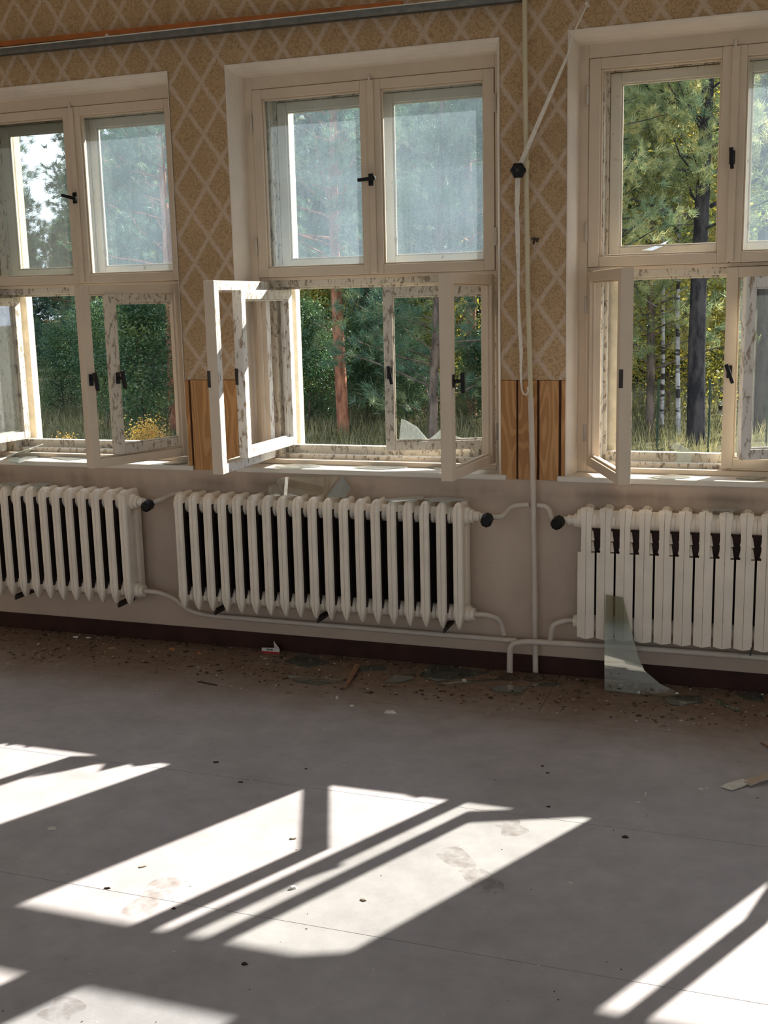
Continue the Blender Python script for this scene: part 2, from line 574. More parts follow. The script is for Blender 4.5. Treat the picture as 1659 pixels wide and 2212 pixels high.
M['needle_dark'] = foliage_mat('dark_needles', (0.016, 0.045, 0.032), (0.03, 0.075, 0.045), (0.08, 0.12, 0.045), 0.3)
M['leaf'] = foliage_mat('green_leaves', (0.022, 0.065, 0.030), (0.055, 0.13, 0.05), (0.19, 0.25, 0.07))
M['leaf_yellow'] = foliage_mat('autumn_leaves', (0.10, 0.17, 0.035), (0.36, 0.34, 0.06), (0.62, 0.45, 0.08), 0.5)
M['leaf_orange'] = foliage_mat('orange_leaves', (0.20, 0.17, 0.04), (0.50, 0.28, 0.06), (0.62, 0.45, 0.07), 0.5)
M['grass'] = foliage_mat('dry_grass', (0.09, 0.11, 0.04), (0.19, 0.18, 0.08), (0.36, 0.32, 0.16), 0.4)
M['soil'] = simple('forest_floor', (0.085, 0.08, 0.04), 0.95, 0.5, 1.5, 0.6, 0.05)
M['fence'] = simple('green_fence_paint', (0.010, 0.035, 0.024), 0.5, 0.15, 30.0)

# ------------------------------------------------------------------ room shell
WOP = 1.142                  # opening width
WSP = 1.4                    # spacing
WX = {1: -2.4204, 2: -1.0171, 3: 0.3804}
WX_ALL = [-3.8171 - 0.003, -2.4204, -1.0171, 0.3804, 1.7778, 3.1752, 4.5726]
WX_ALL[4] += 0.09
ZS, ZT = 0.790, 2.457        # opening bottom / top
XL, XR, YB, ZC = -4.3, 6.2, -7.6, 3.25
WT = 0.30
PANEL_Z = 1.186


def structure(o):
    o['kind'] = 'structure'
    return o


fl = structure(MB().box(XL, XR, YB, 0.0, -0.20, -0.006).build('floor', M['groove']))
seams = [0.0, -0.513, -1.299, -2.039, -2.80, -3.57, -4.34, -5.11, -5.88, -6.65, YB]
for i in range(len(seams) - 1):
    y1, y0 = seams[i], seams[i + 1]
    cuts = [XL, XR]
    if i == 0:
        cuts = [XL, 0.368, XR]
    for k in range(len(cuts) - 1):
        MB().box(cuts[k] + (0.0012 if k else 0), cuts[k + 1] - (0.0012 if k + 2 < len(cuts) else 0), y0 + 0.001, y1 - (0.001 if i else 0), -0.006, 0.0).build('linoleum_sheet', M['floor'], fl)

# window wall
mb = MB()
edges = [XL - 0.3]
for x in WX_ALL: edges += [x, x + WOP]
edges.append(XR + 0.3)
mb.box(XL - 0.3, XR + 0.3, 0, WT, -0.6, ZS)
mb.box(XL - 0.3, XR + 0.3, 0, WT, ZT, ZC + 0.3)
for i in range(0, len(edges), 2):
    mb.box(edges[i], edges[i + 1], 0, WT, ZS, ZT)
for x in WX_ALL:              # exterior masonry nibs that hold the outer frames
    mb.box(x, x + 0.163, 0.255, WT, ZS, ZT)
    mb.box(x + 1.135, x + WOP, 0.255, WT, ZS, ZT)
    mb.box(x + 0.163, x + 1.135, 0.255, WT, 2.36, ZT)
    mb.box(x + 0.163, x + 1.135, 0.255, WT + 0.02, ZS, 0.862)
wf = structure(mb.build('wall_front', M['oil']))
wf.data.materials.append(M['stucco'])
for p in wf.data.polygons:
    if p.center.y > 0.2: p.material_index = 1
# wallpaper: piers above the panel, and the band over the windows
mb = MB()
TH = -0.003
mb.box(XL, XR, TH, 0.0, ZT, ZC)
for i in range(0, len(edges), 2):
    a, b = max(edges[i], XL), min(edges[i + 1], XR)
    mb.box(a, b, TH, 0.0, PANEL_Z, ZT)
mb.build('wallpaper', M['wallpaper'], wf)
# pine boards in the piers
for i in range(0, len(edges), 2):
    a, b = max(edges[i], XL), min(edges[i + 1], XR)
    if b < -1.5 or a > 1.2: 
        continue
    MB().box(a, b, -0.002, 0.0, ZS + 0.004, PANEL_Z).build('panel_backing', M['groove'], wf)
    w = b - a
    fr = [0.0, 0.245, 0.275, 0.565, 0.605, 0.90, 0.94, 1.0] if a > 0 else [0.0, 0.07, 0.11, 0.60, 0.64, 0.95, 0.97, 1.0]
    for k in range(0, 8, 2):
        MB().box(a + w * fr[k], a + w * fr[k + 1], -0.010, -0.002, ZS + 0.004, PANEL_Z - 0.001).build('pine_board', M['board'], wf, 0.0015)

# other walls, out of the picture; their windows are added for fill light
def wall_with_openings(name, axis, pos, a0, a1, ops, thick, mat_):
    mb = MB()
    cur = a0
    def bx(u0, u1, z0, z1):
        if axis == 'x': mb.box(u0, u1, min(pos, pos + thick), max(pos, pos + thick), z0, z1)
        else: mb.box(min(pos, pos + thick), max(pos, pos + thick), u0, u1, z0, z1)
    for (u0, u1, z0, z1) in ops:
        bx(cur, u0, -0.2, ZC + 0.1)
        bx(u0, u1, -0.2, z0)
        bx(u0, u1, z1, ZC + 0.1)
        cur = u1
    bx(cur, a1, -0.2, ZC + 0.1)
    return structure(mb.build(name, mat_))


back_ops = [(-4.0, -1.8, 0.8, 3.0), (-1.4, 0.8, 0.8, 3.0), (1.2, 3.4, 0.8, 3.0), (3.8, 6.0, 0.8, 3.0)]
side_ops = [(-7.2, -5.0, 0.8, 3.0), (-4.6, -2.4, 0.8, 3.0)]
wall_with_openings('wall_back', 'x', YB, XL - 0.3, XR + 0.3, back_ops, -0.3, M['room_tan'])
wall_with_openings('wall_right', 'y', XR, YB, 0.0, side_ops, 0.3, M['room_tan'])
wall_with_openings('wall_left', 'y', XL, YB, 0.0, [], -0.3, M['room_tan'])
structure(MB().box(XL - 0.3, XR + 0.3, YB - 0.3, WT, ZC, ZC + 0.25).build('ceiling', M['room_white']))


def fill_window(name, axis, pos, u0, u1, z0, z1, sgn):
    e = empty(name)
    structure(e)
    def bx(mb, a, b, c, d, t0, t1):
        p0, p1 = sorted((pos + sgn * t0, pos + sgn * t1))
        if axis == 'x': mb.box(a, b, p0, p1, c, d)
        else: mb.box(p0, p1, a, b, c, d)
    mb = MB()
    um = (u0 + u1) / 2
    for (a, b, c, d) in ((u0, u0 + 0.06, z0, z1), (u1 - 0.06, u1, z0, z1), (u0, u1, z0, z0 + 0.06), (u0, u1, z1 - 0.06, z1), (um - 0.03, um + 0.03, z0, z1)):
        bx(mb, a, b, c, d, 0.12, 0.18)
    mb.build('window_frame', M['paint'], e)
    for (a, b) in ((u0 + 0.06, um - 0.03), (um + 0.03, u1 - 0.06)):
        mb = MB()
        bx(mb, a, b, z0 + 0.06, z1 - 0.06, 0.148, 0.152)
        mb.build('glass_pane', M['glass'], e)


n_ = 8  # numbers go on with the unseen windows added to brighten the room
for (u0, u1, z0, z1) in back_ops:
    fill_window('window_%d' % n_, 'x', YB, u0, u1, z0, z1, -1); n_ += 1
for (u0, u1, z0, z1) in side_ops:
    fill_window('window_%d' % n_, 'y', XR, u0, u1, z0, z1, 1); n_ += 1

# skirting
mb = MB()
mb.box(XL, XR, -0.016, 0.0, 0.0, 0.072)
bb = structure(mb.build('baseboard_front', M['base'], None, 0.003))

# ------------------------------------------------------------------ the box windows
def add_handle(sash, x, z, ang=0.0, lever=0.075, y=0.0, flip=1):
    """turn handle on the face y (room side is -y): plate, neck, lever"""
    mb = MB()
    mb.box(x - 0.010, x + 0.010, y - 0.006, y, z - 0.024, z + 0.024)
    h = mb.build('handle_plate', M['black'], sash, 0.002)
    mb = MB()
    mb.tube([(x, y - 0.004, z), (x, y - 0.036, z)], 0.007, 8)
    d = Vector((math.sin(ang), 0, -math.cos(ang)))
    n = Vector((math.cos(ang), 0, math.sin(ang)))
    a = Vector((x, 0, z)) - d * lever * 0.42
    b = Vector((x, 0, z)) + d * lever * 0.58
    ring = [a + n * 0.0075, a - n * 0.0075, b - n * 0.0065, b + n * 0.0065]
    mb.prism([Vector((q.x, y - 0.030, q.z)) for q in ring], (0, -0.014, 0))
    mb.build('handle', M['black'], sash, 0.002)


def sash(win, name, hx, hy, w, z0, z1, ang, side, mat_in, mat_out=None, depth=0.045, st=0.042, glass=None, hinge=True, rail=0.038):
    mb = MB()
    s = side
    mb.box(0, s * st, 0, depth, z0, z1)
    mb.box(s * (w - st), s * w, 0, depth, z0, z1)
    mb.box(s * st, s * (w - st), 0.001, depth - 0.001, z0, z0 + rail)
    mb.box(s * st, s * (w - st), 0.001, depth - 0.001, z1 - rail, z1)
    # rebate bead round the pane
    b = 0.007
    yb0, yb1 = depth * 0.28, depth * 0.55
    mb.box(s * st, s * (st + b), yb0, yb1, z0 + rail, z1 - rail)
    mb.box(s * (w - st - b), s * (w - st), yb0, yb1, z0 + rail, z1 - rail)
    mb.box(s * (st + b), s * (w - st - b), yb0, yb1, z0 + rail, z0 + rail + b)
    mb.box(s * (st + b), s * (w - st - b), yb0, yb1, z1 - rail - b, z1 - rail)
    o = mb.build(name, mat_in, win, 0.0025, (hx, hy, 0), (0, 0, -side * math.radians(ang)))
    if mat_out is not None:
        o.data.materials.append(mat_out)
        for p in o.data.polygons:
            if p.normal.y > 0.5 or p.center.y > depth * 0.6: p.material_index = 1
    if glass is not None:
        MB().box(s * (st - 0.003), s * (w - st + 0.003), depth * 0.56, depth * 0.56 + 0.003, z0 + rail - 0.003, z1 - rail + 0.003).build('glass_pane', glass, o)
    if hinge:
        for zz in (z0 + (z1 - z0) * 0.17, z0 + (z1 - z0) * 0.83):
            MB().tube([(-s * 0.006, -0.004, zz - 0.035), (-s * 0.006, -0.004, zz - 0.033), (-s * 0.006, -0.004, zz + 0.033), (-s * 0.006, -0.004, zz + 0.035)], [0.003, 0.0065, 0.0065, 0.003], 8).build('hinge', M['steel_paint'], o)
    return o


def reveal(win):
    prof = [(0.000, -0.006), (0.004, -0.004), (0.010, 0.006), (0.018, 0.03), (0.024, 0.06), (0.027, 0.116)]
    L_, T_, R_ = [], [], []
    rings = []
    for which in range(4):
        ring = []
        for (i, y) in prof:
            t = i * 1.35
            if which == 0: ring.append((i, y, ZS + 0.0225))
            if which == 1: ring.append((i, y, ZT - t))
            if which == 2: ring.append((WOP - i, y, ZT - t))
            if which == 3: ring.append((WOP - i, y, ZS + 0.0225))
        rings.append(ring)
    mb = MB()
    mb.loft(rings, False, False, False)
    o = mb.build('plaster_reveal', M['plaster'], win)
    sm = [False] * len(o.data.polygons)
    return o


def make_window(n, x0, st):
    win = structure(empty('window_%d' % n, (x0, 0, 0)))
    reveal(win)
    # inner fixed frame
    mb = MB()
    mb.box(0.0, 0.060, 0.112, 0.154, ZS + 0.022, ZT)
    mb.box(1.094, WOP, 0.112, 0.154, ZS + 0.022, ZT)
    mb.box(0.060, 1.094, 0.112, 0.154, 2.374, ZT)
    mb.box(0.060, 1.094, 0.128, 0.154, 1.598, 1.611)
    mb.box(0.060, 1.094, 0.112, 0.154, ZS + 0.022, 0.832)
    mb.build('inner_frame', M['paint'], win, 0.002)
    # box lining between the two frames
    mb = MB()
    mb.box(0.0, 0.112, 0.156, 0.206, 0.85, 2.345)
    mb.box(1.112, WOP, 0.156, 0.206, 0.85, 2.345)
    mb.box(0.0, WOP, 0.156, 0.206, 2.345, ZT)
    mb.box(0.0, WOP, 0.156, 0.206, ZS + 0.022, 0.85)
    mb.box(0.112, 1.112, 0.158, 0.206, 1.570, 1.645)
    mb.build('box_lining', M['peel'], win, 0.002)
    # outer fixed frame
    mb = MB()
    mb.box(0.0, 0.125, 0.208, 0.242, 0.885, 2.335)
    mb.box(1.105, WOP, 0.208, 0.242, 0.885, 2.335)
    mb.box(0.0, WOP, 0.208, 0.242, 2.335, ZT)
    mb.box(0.0, WOP, 0.208, 0.242, ZS + 0.022, 0.885)
    mb.box(0.125, 1.105, 0.208, 0.242, 1.560, 1.645)
    mb.build('outer_frame', M['peel'], win, 0.002)
    # the sill board
    mb = MB()
    mb.box(-0.030, WOP + 0.022, -0.016, 0.1115, ZS, ZS + 0.022)
    mb.build('window_sill', M['sill'], win, 0.004)
    # upper sashes, always shut
    uz0, uz1 = 1.612, 2.372
    gi = st.get('up_glass', ('haze', 'haze'))
    a = sash(win, 'upper_sash', 0.062, 0.106, 0.520, uz0, uz1, 0, 1, M['paint'], M['peel'], glass=M[gi[0]] if gi[0] else None)
    b = sash(win, 'upper_sash', 1.092, 0.106, 0.508, uz0, uz1, 0, -1, M['paint'], M['peel'], glass=M[gi[1]] if gi[1] else None)
    mb = MB()
    mb.box(-0.508 - 0.010, -0.508 + 0.016, -0.010, 0.0, uz0 + 0.004, uz1 - 0.004)
    mb.build('cover_strip', M['paint'], b, 0.003)
    MB().tube([(-0.508, -0.004, uz1 - 0.004), (-0.508, -0.012, uz1 + 0.018)], 0.006, 8).build('latch_pin', M['steel_paint'], b)
    add_handle(b, -0.508, 1.985, st.get('up_handle', math.radians(-85)), y=-0.010)
    go = st.get('up_out', (None, None))
    sash(win, 'outer_upper_sash', 0.127, 0.208, 0.475, 1.647, 2.332, 0, 1, M['peel_light'], None, 0.033, 0.040, M[go[0]] if go[0] else None, False)
    sash(win, 'outer_upper_sash', 1.103, 0.208, 0.498, 1.647, 2.332, 0, -1, M['peel_light'], None, 0.033, 0.036, M[go[1]] if go[1] else None, False)
    # lower casements
    for key, (ang, gl, mi, mo, hd) in st['low'].items():
        if key == 'inL': o = sash(win, 'casement', 0.062, 0.106, 0.518, 0.842, 1.595, ang, 1, M[mi], M[mo], glass=M[gl] if gl else None)
        if key == 'inR': o = sash(win, 'casement', 1.092, 0.106, 0.514, 0.842, 1.595, ang, -1, M[mi], M[mo], glass=M[gl] if gl else None)
        if key == 'outL': o = sash(win, 'outer_casement', 0.127, 0.207, 0.475, 0.888, 1.558, ang, 1, M[mi], M[mo], 0.04, 0.038, glass=M[gl] if gl else None)
        if key == 'outR': o = sash(win, 'outer_casement', 1.103, 0.207, 0.490, 0.888, 1.558, ang, -1, M[mi], M[mo], 0.04, 0.038, glass=M[gl] if gl else None)
        w = {'inL': 0.518, 'inR': -0.514, 'outL': 0.475, 'outR': -0.490}[key]
        if hd is not None:
            add_handle(o, w + (0.020 if w < 0 else -0.020), 1.21, hd)
        elif key.endswith('L') and ang:
            MB().box(w - 0.006, w + 0.0015, -0.0015, 0.012, 1.185, 1.25).build('strike_plate', M['iron'], o)
        if key == 'outR' and st.get('shards'):
            for poly in st['shards']:
                MB().prism([(-q[0], 0.020, q[1]) for q in poly], (0, 0.003, 0)).build('glass_shard', M['sill_shard'], o)
    return win


r5 = math.radians
shards2 = [[(0.435, 0.924), (0.425, 1.02), (0.405, 1.012), (0.36, 0.985), (0.315, 0.93)],
           [(0.32, 0.924), (0.28, 0.955), (0.235, 0.995), (0.205, 0.945), (0.15, 0.924)],
           [(0.09, 0.924), (0.06, 0.955), (0.045, 0.97), (0.04, 0.924)]]
make_window(1, WX[1], dict(up_glass=('glass', 'haze'), up_out=('glass', 'haze'), up_handle=r5(-105),
            low={'inL': (104, None, 'paint', 'peel', None), 'outL': (97, 'haze', 'peel', 'peel', None),
                 'inR': (67, None, 'paint', 'paint', r5(8)), 'outR': (72, None, 'peel', 'peel', r5(8))}))
make_window(2, WX[2], dict(up_glass=('haze', 'haze'), up_out=('haze', 'haze'), up_handle=r5(-86),
            low={'inL': (89, None, 'paint', 'peel_white', None), 'outL': (91, None, 'peel_white', 'peel_white', None),
                 'inR': (86, None, 'paint', 'paint', r5(3)), 'outR': (20, None, 'peel', 'peel', r5(10))}, shards=shards2))
make_window(3, WX[3], dict(up_glass=(None, 'haze'), up_out=(None, 'haze'), up_handle=r5(4),
            low={'inL': (68, None, 'paint', 'peel', None), 'inR': (0, 'glass', 'paint', 'peel', r5(20)),
                 'outR': (23, None, 'peel_white', 'peel', None)}))
for k, x in ((4, WX_ALL[4]), (5, WX_ALL[5]), (6, WX_ALL[6]), (7, WX_ALL[0])):
    make_window(k, x, dict(low={'inL': (105 if k == 4 else 80, None, 'paint', 'peel', None), 'inR': (70, None, 'paint', 'paint', 0.1)}))

# ------------------------------------------------------------------ radiators
def col_loft(mb, yf, yb, levels):
    rings = []
    for (z, hw, df, db) in levels:
        f, b = yf + df, yb - db
        g = 0.0014 if hw > 0.008 else 0.0005
        rings.append([(0, f + 0.0035, z), (g, f, z), (hw * 0.80, f + 0.0025, z), (hw, f + 0.010, z), (hw, b - 0.008, z), (hw * 0.5, b, z),
                      (-hw * 0.5, b, z), (-hw, b - 0.008, z), (-hw, f + 0.010, z), (-hw * 0.80, f + 0.0025, z), (-g, f, z)])
    mb.loft(rings, False, True)


def rib_mesh(all_cream):
    mb = MB()
    H = 0.515
    col_loft(mb, -0.138, -0.088, [(0.0, 0.0035, 0.016, 0.016), (0.012, 0.0080, 0.008, 0.010), (0.035, 0.0140, 0.002, 0.004), (0.065, 0.0205, 0, 0),
                                  (H - 0.045, 0.0205, 0, 0), (H - 0.020, 0.0190, 0.003, 0), (H - 0.007, 0.0135, 0.010, 0), (H, 0.0075, 0.022, 0.005)])
    col_loft(mb, -0.048, 0.0, [(0.01, 0.008, 0.01, 0.01), (0.05, 0.0165, 0, 0), (H - 0.05, 0.0165, 0, 0), (H - 0.006, 0.006, 0.01, 0.008)])
    mb.box(-0.0065, 0.0065, -0.09, -0.04, 0.03, H - 0.02)
    mb.loft([[(0.0165, y, H - 0.045), (0.012, y, H - 0.012), (0.0, y, H - 0.002), (-0.012, y, H - 0.012), (-0.0165, y, H - 0.045)] for y in (-0.115, -0.02)], False, True)
    mb.loft([[(0.010, y, 0.06), (0.006, y, 0.03), (-0.006, y, 0.03), (-0.010, y, 0.06)] for y in (-0.095, -0.02)], False, True)
    for z in (0.058, H - 0.058):
        mb.tube([(-0.036, -0.075, z), (0.036, -0.075, z)], 0.034, 14)
    me = mb.mesh('radiator_rib')
    me.materials.append(M['rad'])
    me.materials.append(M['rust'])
    fix_normals(me)
    if not all_cream:      # faces behind the front column take the dark gap colour
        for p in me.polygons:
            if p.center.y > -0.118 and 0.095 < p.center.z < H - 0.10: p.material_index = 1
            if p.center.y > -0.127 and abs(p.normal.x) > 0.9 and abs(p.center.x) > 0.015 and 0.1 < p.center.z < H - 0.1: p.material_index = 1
    return me


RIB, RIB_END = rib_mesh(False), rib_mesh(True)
RZ, RY = 0.200, -0.030


def valve(parent, x, z, sgn, yv=-0.105):
    mb = MB()
    mb.tube([(x - sgn * 0.005, yv, z), (x + sgn * 0.030, yv, z)], 0.021, 6)
    mb.tube([(x + sgn * 0.028, yv, z), (x + sgn * 0.07, yv, z)], 0.014, 10)
    vb = mb.build('valve_body', M['rad'], parent)
    mb = MB()
    k0 = Vector((x + sgn * 0.062, yv - 0.004, z - 0.004))
    dr = Vector((sgn * 0.10, -0.85, -0.12)).normalized()
    mb.tube([k0, k0 + dr * 0.006, k0 + dr * 0.05, k0 + dr * 0.055], [0.014, 0.0255, 0.0235, 0.014], 8)
    mb.build('valve_knob', M['black'], vb, 0.002)


def ribbed_radiator(label, x_end, n, pitch, n_br):
    e = empty('radiator', (x_end, 0, 0))
    tag(e, label, 'radiator', 'old cast iron radiators under the windows')
    for k in range(n):
        o = bpy.data.objects.new('rib', RIB_END if k == 0 else RIB)
        COL.objects.link(o)
        o.parent = e
        o.location = (-k * pitch, RY, RZ)
    # end caps / plugs
    MB().tube([(0.030, RY - 0.075, RZ + 0.457), (0.052, RY - 0.075, RZ + 0.457)], 0.027, 12).build('end_plug', M['rad'], e)
    MB().tube([(0.030, RY - 0.075, RZ + 0.055), (0.052, RY - 0.075, RZ + 0.055)], 0.027, 12).build('end_plug', M['rad'], e)
    for k in n_br:
        mb = MB()
        x = -k * pitch
        mb.box(x - 0.003, x + 0.003, -0.135, -0.001, RZ - 0.022, RZ - 0.004)
        mb.box(x - 0.012, x + 0.012, -0.135, -0.001, RZ - 0.004, RZ - 0.0005)
        mb.box(x - 0.003, x + 0.003, -0.139, -0.133, RZ - 0.022, RZ + 0.022)
        mb.build('bracket', M['iron'], e)
    return e


R2X, PIT = -0.014, 0.0690
ra = ribbed_radiator('cream ribbed cast iron radiator under the leftmost window, cut off by the picture edge', -1.534, 14, PIT, (1, 9))
valve(ra, 0.047, RZ + 0.457, 1)
rb = ribbed_radiator('long cream radiator with nineteen rounded ribs under the middle window', R2X, 19, PIT, (1, 9, 16))
valve(rb, 0.047, RZ + 0.457, 1)


def panel_section_mesh():
    mb = MB()
    hw = 0.0318
    # folded front plate, one wing each side of the ridge
    for s in (1, -1):
        poly = [(s * 0.0006, -0.120, 0.0), (s * hw, -0.112, 0.006), (s * hw, -0.112, 0.345), (s * 0.0006, -0.120, 0.345)]
        mb.prism(poly if s > 0 else poly[::-1], (0, 0.005, 0))
        # column above the plate, half each side of the ridge
        mb.loft([[(s * 0.0006, -0.120 + d, z), (s * w, -0.1155 + d, z), (s * w, -0.085, z), (s * 0.0006, -0.085, z)] for (z, w, d) in
                 ((0.335, 0.0185, 0), (0.45, 0.0185, 0.0), (0.485, 0.0215, 0.003), (0.505, 0.0250, 0.008), (0.516, 0.0220, 0.018))], False, True)
        # staggered fins seen in the slots
        for (z0, z1, r) in ((0.347, 0.384, 0.0305), (0.390, 0.426, 0.0285)):
            e = 0.0 if s > 0 else 0.005
            r = r if s > 0 else r - 0.0065
            mb.prism([(s * 0.012, -0.100, z0 + e), (s * r, -0.096, z0 + e), (s * (r - 0.007), -0.080, z1 + e), (s * 0.012, -0.084, z1 + e)], (0, 0.010, 0))
    # flared top running back to the wall
    mb.loft([[(w, y, 0.445), (w, y, 0.48), (w * 1.15, y, z1 - 0.012), (0.008, y, z1), (-0.008, y, z1), (-w * 1.15, y, z1 - 0.012), (-w, y, 0.48), (-w, y, 0.445)]
             for (y, w, z1) in ((-0.095, 0.021, 0.520), (-0.06, 0.012, 0.510), (0.0, 0.018, 0.520))], False, True)
    mb.tube([(-0.037, -0.066, 0.470), (0.037, -0.066, 0.470)], 0.036, 18)
    mb.tube([(-0.037, -0.062, 0.055), (0.037, -0.062, 0.055)], 0.034, 14)
    return mb.mesh('panel_section')


SEC = panel_section_mesh()
SEC.materials.append(M['rad'])
fix_normals(SEC)
RY3 = -0.012
rc = empty('radiator', (0.481, 0, 0))
tag(rc, 'flat fronted cream radiator with slots along its top, under the right window', 'radiator', 'old cast iron radiators under the windows')
for k in range(14):
    o = bpy.data.objects.new('section', SEC)
    COL.objects.link(o)
    o.parent = rc
    o.location = (k * 0.0732, RY3, RZ - 0.012)
    o.scale = (1.022, 0.78, 1.0)
MB().box(-0.018, 13 * 0.0732 + 0.018, RY3 - 0.055, RY3 - 0.012, RZ + 0.03, RZ + 0.43).build('core', M['rust'], rc)  # dark box added to stand for the deep shade inside the slots
MB().tube([(-0.030, RY3 - 0.048, RZ + 0.450), (-0.052, RY3 - 0.048, RZ + 0.450)], 0.027, 12).build('end_plug', M['rad'], rc)
MB().tube([(-0.030, RY3 - 0.048, RZ + 0.046), (-0.052, RY3 - 0.048, RZ + 0.046)], 0.027, 12).build('end_plug', M['rad'], rc)
valve(rc, -0.047, RZ + 0.450, -1, RY3 - 0.048)
for k in (1.5, 8.4):
    mb = MB()
    mb.box(k * 0.0732 - 0.003, k * 0.0732 + 0.003, -0.10, -0.001, RZ - 0.03, RZ + 0.002)
    mb.build('bracket', M['iron'], rc)


# ------------------------------------------------------------------ heating pipes
def fillet(pts, r=0.03, n=5):
    pts = [Vector(p) for p in pts]
    out = [pts[0]]
    for i in range(1, len(pts) - 1):
        a, b, c = pts[i - 1], pts[i], pts[i + 1]
        u = (a - b); v = (c - b)
        q = min(r, u.length * 0.45, v.length * 0.45)
        p0, p1 = b + u.normalized() * q, b + v.normalized() * q
        for k in range(n + 1):
            t = k / n
            out.append(p0 * (1 - t) ** 2 + b * 2 * t * (1 - t) + p1 * t * t)
    out.append(pts[-1])
    return out


PY = -0.040
def pipe(name, pts, r, label, mat_='pipe', cat='pipe', grp='heating pipes along the window wall'):
    o = MB().tube(fillet(pts), r, 12).build(name, M[mat_])
    return tag(o, label, cat, grp)


riser = empty('riser_pipe', (0.27, PY, 0.0))
tag(riser, 'thin upright heating pipe running from floor to ceiling between middle and right windows', 'pipe')
def rel(p): return Vector(p) - Vector((0.27, PY, 0.0))
MB().tube([rel((0.272, PY, 0.0)), rel((0.268, PY, 0.30)), rel((0.262, PY, 0.75)), rel((0.252, PY, 1.12))], 0.0115, 12).build('lower_pipe', M['pipe'], riser)
MB().tube([rel((0.252, PY, 1.12)), rel((0.240, PY, 1.55)), rel((0.232, PY, 2.2)), rel((0.222, PY, ZC))], 0.0095, 12).build('upper_pipe', M['pipe_cream'], riser)
for z, xx in ((1.715, 0.238), (1.99, 0.234)):
    MB().tube([rel((xx, PY, z - 0.014)), rel((xx, PY, z + 0.014))], 0.0125, 12).build('clamp', M['pipe_cream'], riser)
mb = MB()
mb.tube([rel((0.247, PY, 1.722)), rel((0.268, -0.012, 1.718)), rel((0.275, -0.004, 1.722))], 0.003, 6)
mb.tube([rel((0.262, -0.02, 1.725)), rel((0.256, -0.014, 1.700))], 0.004, 6)
mb.tube([rel((0.268, -0.012, 1.718)), rel((0.272, -0.012, 1.708))], 0.004, 6)
mb.build('wall_hook', M['iron'], riser)

VY = RY - 0.075
pipe('supply_pipe', [(R2X + 0.117, VY, RZ + 0.457), (0.150, VY, RZ + 0.457), (0.175, PY, 0.694), (0.2455, PY, 0.700)], 0.0105, 'short cranked pipe joining the middle radiator valve to the upright pipe')
pipe('supply_pipe', [(0.481 - 0.117, RY3 - 0.048, RZ + 0.450), (0.340, RY3 - 0.048, RZ + 0.450), (0.322, PY, 0.694), (0.278, PY, 0.700)], 0.0105, 'short cranked pipe joining the right radiator valve to the upright pipe')
pipe('supply_pipe', [(-1.534 + 0.117, VY, RZ + 0.457), (-1.375, VY, RZ + 0.470), (-1.34, -0.035, 0.69), (-1.25, -0.025, 0.69), (-1.20, -0.025, 0.69)], 0.0105, 'pipe from the left radiator valve leading behind the middle radiator')
pipe('return_pipe', [(-1.482, VY, RZ + 0.055), (-1.42, -0.10, 0.252), (-1.36, -0.07, 0.225), (-1.29, -0.052, 0.160), (-1.20, -0.050, 0.146), (-0.5, -0.050, 0.143), (0.20, -0.050, 0.141)], 0.0110, 'long bent return pipe from the left radiator running low behind the middle radiator')
pipe('return_pipe', [(0.038, VY, RZ + 0.055), (0.085, VY, RZ + 0.057), (0.132, -0.075, 0.235), (0.146, -0.060, 0.165)], 0.0110, 'short bent pipe dropping from the bottom of the middle radiator')
pipe('return_pipe', [(0.174, -0.078, 0.0), (0.176, -0.078, 0.135), (0.24, -0.078, 0.150), (0.55, -0.062, 0.152), (2.0, -0.062, 0.158)], 0.0125, 'pipe rising from the floor and elbowing right below the right radiator')
pipe('return_pipe', [(0.430, RY3 - 0.048, RZ + 0.046), (0.400, RY3 - 0.048, RZ + 0.045), (0.350, -0.095, 0.235), (0.340, -0.080, 0.167)], 0.0110, 'curved return pipe dropping from the bottom left of the right radiator')
# crumbled dirt where the pipes enter the floor
def heap(x, y, r, h, label):
    n, rings = 14, []
    for (t, z) in ((1.0, 0.0), (0.75, 0.55), (0.4, 0.9), (0.1, 1.0)):
        rings.append([(x + math.cos(a * 2 * math.pi / n) * r * t * random.uniform(0.75, 1.2), y + math.sin(a * 2 * math.pi / n) * r * 0.8 * t * random.uniform(0.75, 1.2), h * z * random.uniform(0.7, 1.1) if z else 0.0) for a in range(n)])
    o = MB().loft(rings, False, True).build('dirt_heap', M['dirt'])
    tag(o, label, 'dirt')
heap(0.176, -0.105, 0.050, 0.022, 'small dark heap of crumbs round the foot of the elbowed floor pipe')
heap(0.280, -0.085, 0.048, 0.024, 'small dark heap of crumbs round the foot of the upright pipe')

# ------------------------------------------------------------------ curtain rail, batten
e = empty('curtain_rail', (-2.0, 0, 2.58))
tag(e, 'long dark grey metal curtain rail with a pale top edge, high on the wallpaper', 'curtain rail')
rx0, rx1, zl, zr = -2.15, 2.215, 0.018, -0.012
def slant(mb, xa, xb, y0, y1, za, zb, h):
    return mb.prism([(xa, y0, za), (xb, y0, zb), (xb, y0, zb + h), (xa, y0, za + h)], (0, y1 - y0, 0))
slant(MB(), rx0 - 0.1, rx1, -0.050, -0.010, zl + 0.024, zr + 0.024, 0.004).build('rail_top', M['white_edge'], e)
slant(MB(), rx0 - 0.1, rx1, -0.045, -0.012, zl + 0.011, zr + 0.011, 0.0125).build('rail_web', M['alu'], e)
mb = MB()
slant(mb, rx0 - 0.1, rx1, -0.050, -0.036, zl, zr, 0.0105)
slant(mb, rx0 - 0.1, rx1, -0.022, -0.008, zl, zr, 0.0105)
mb.build('rail_track', M['alu'], e)
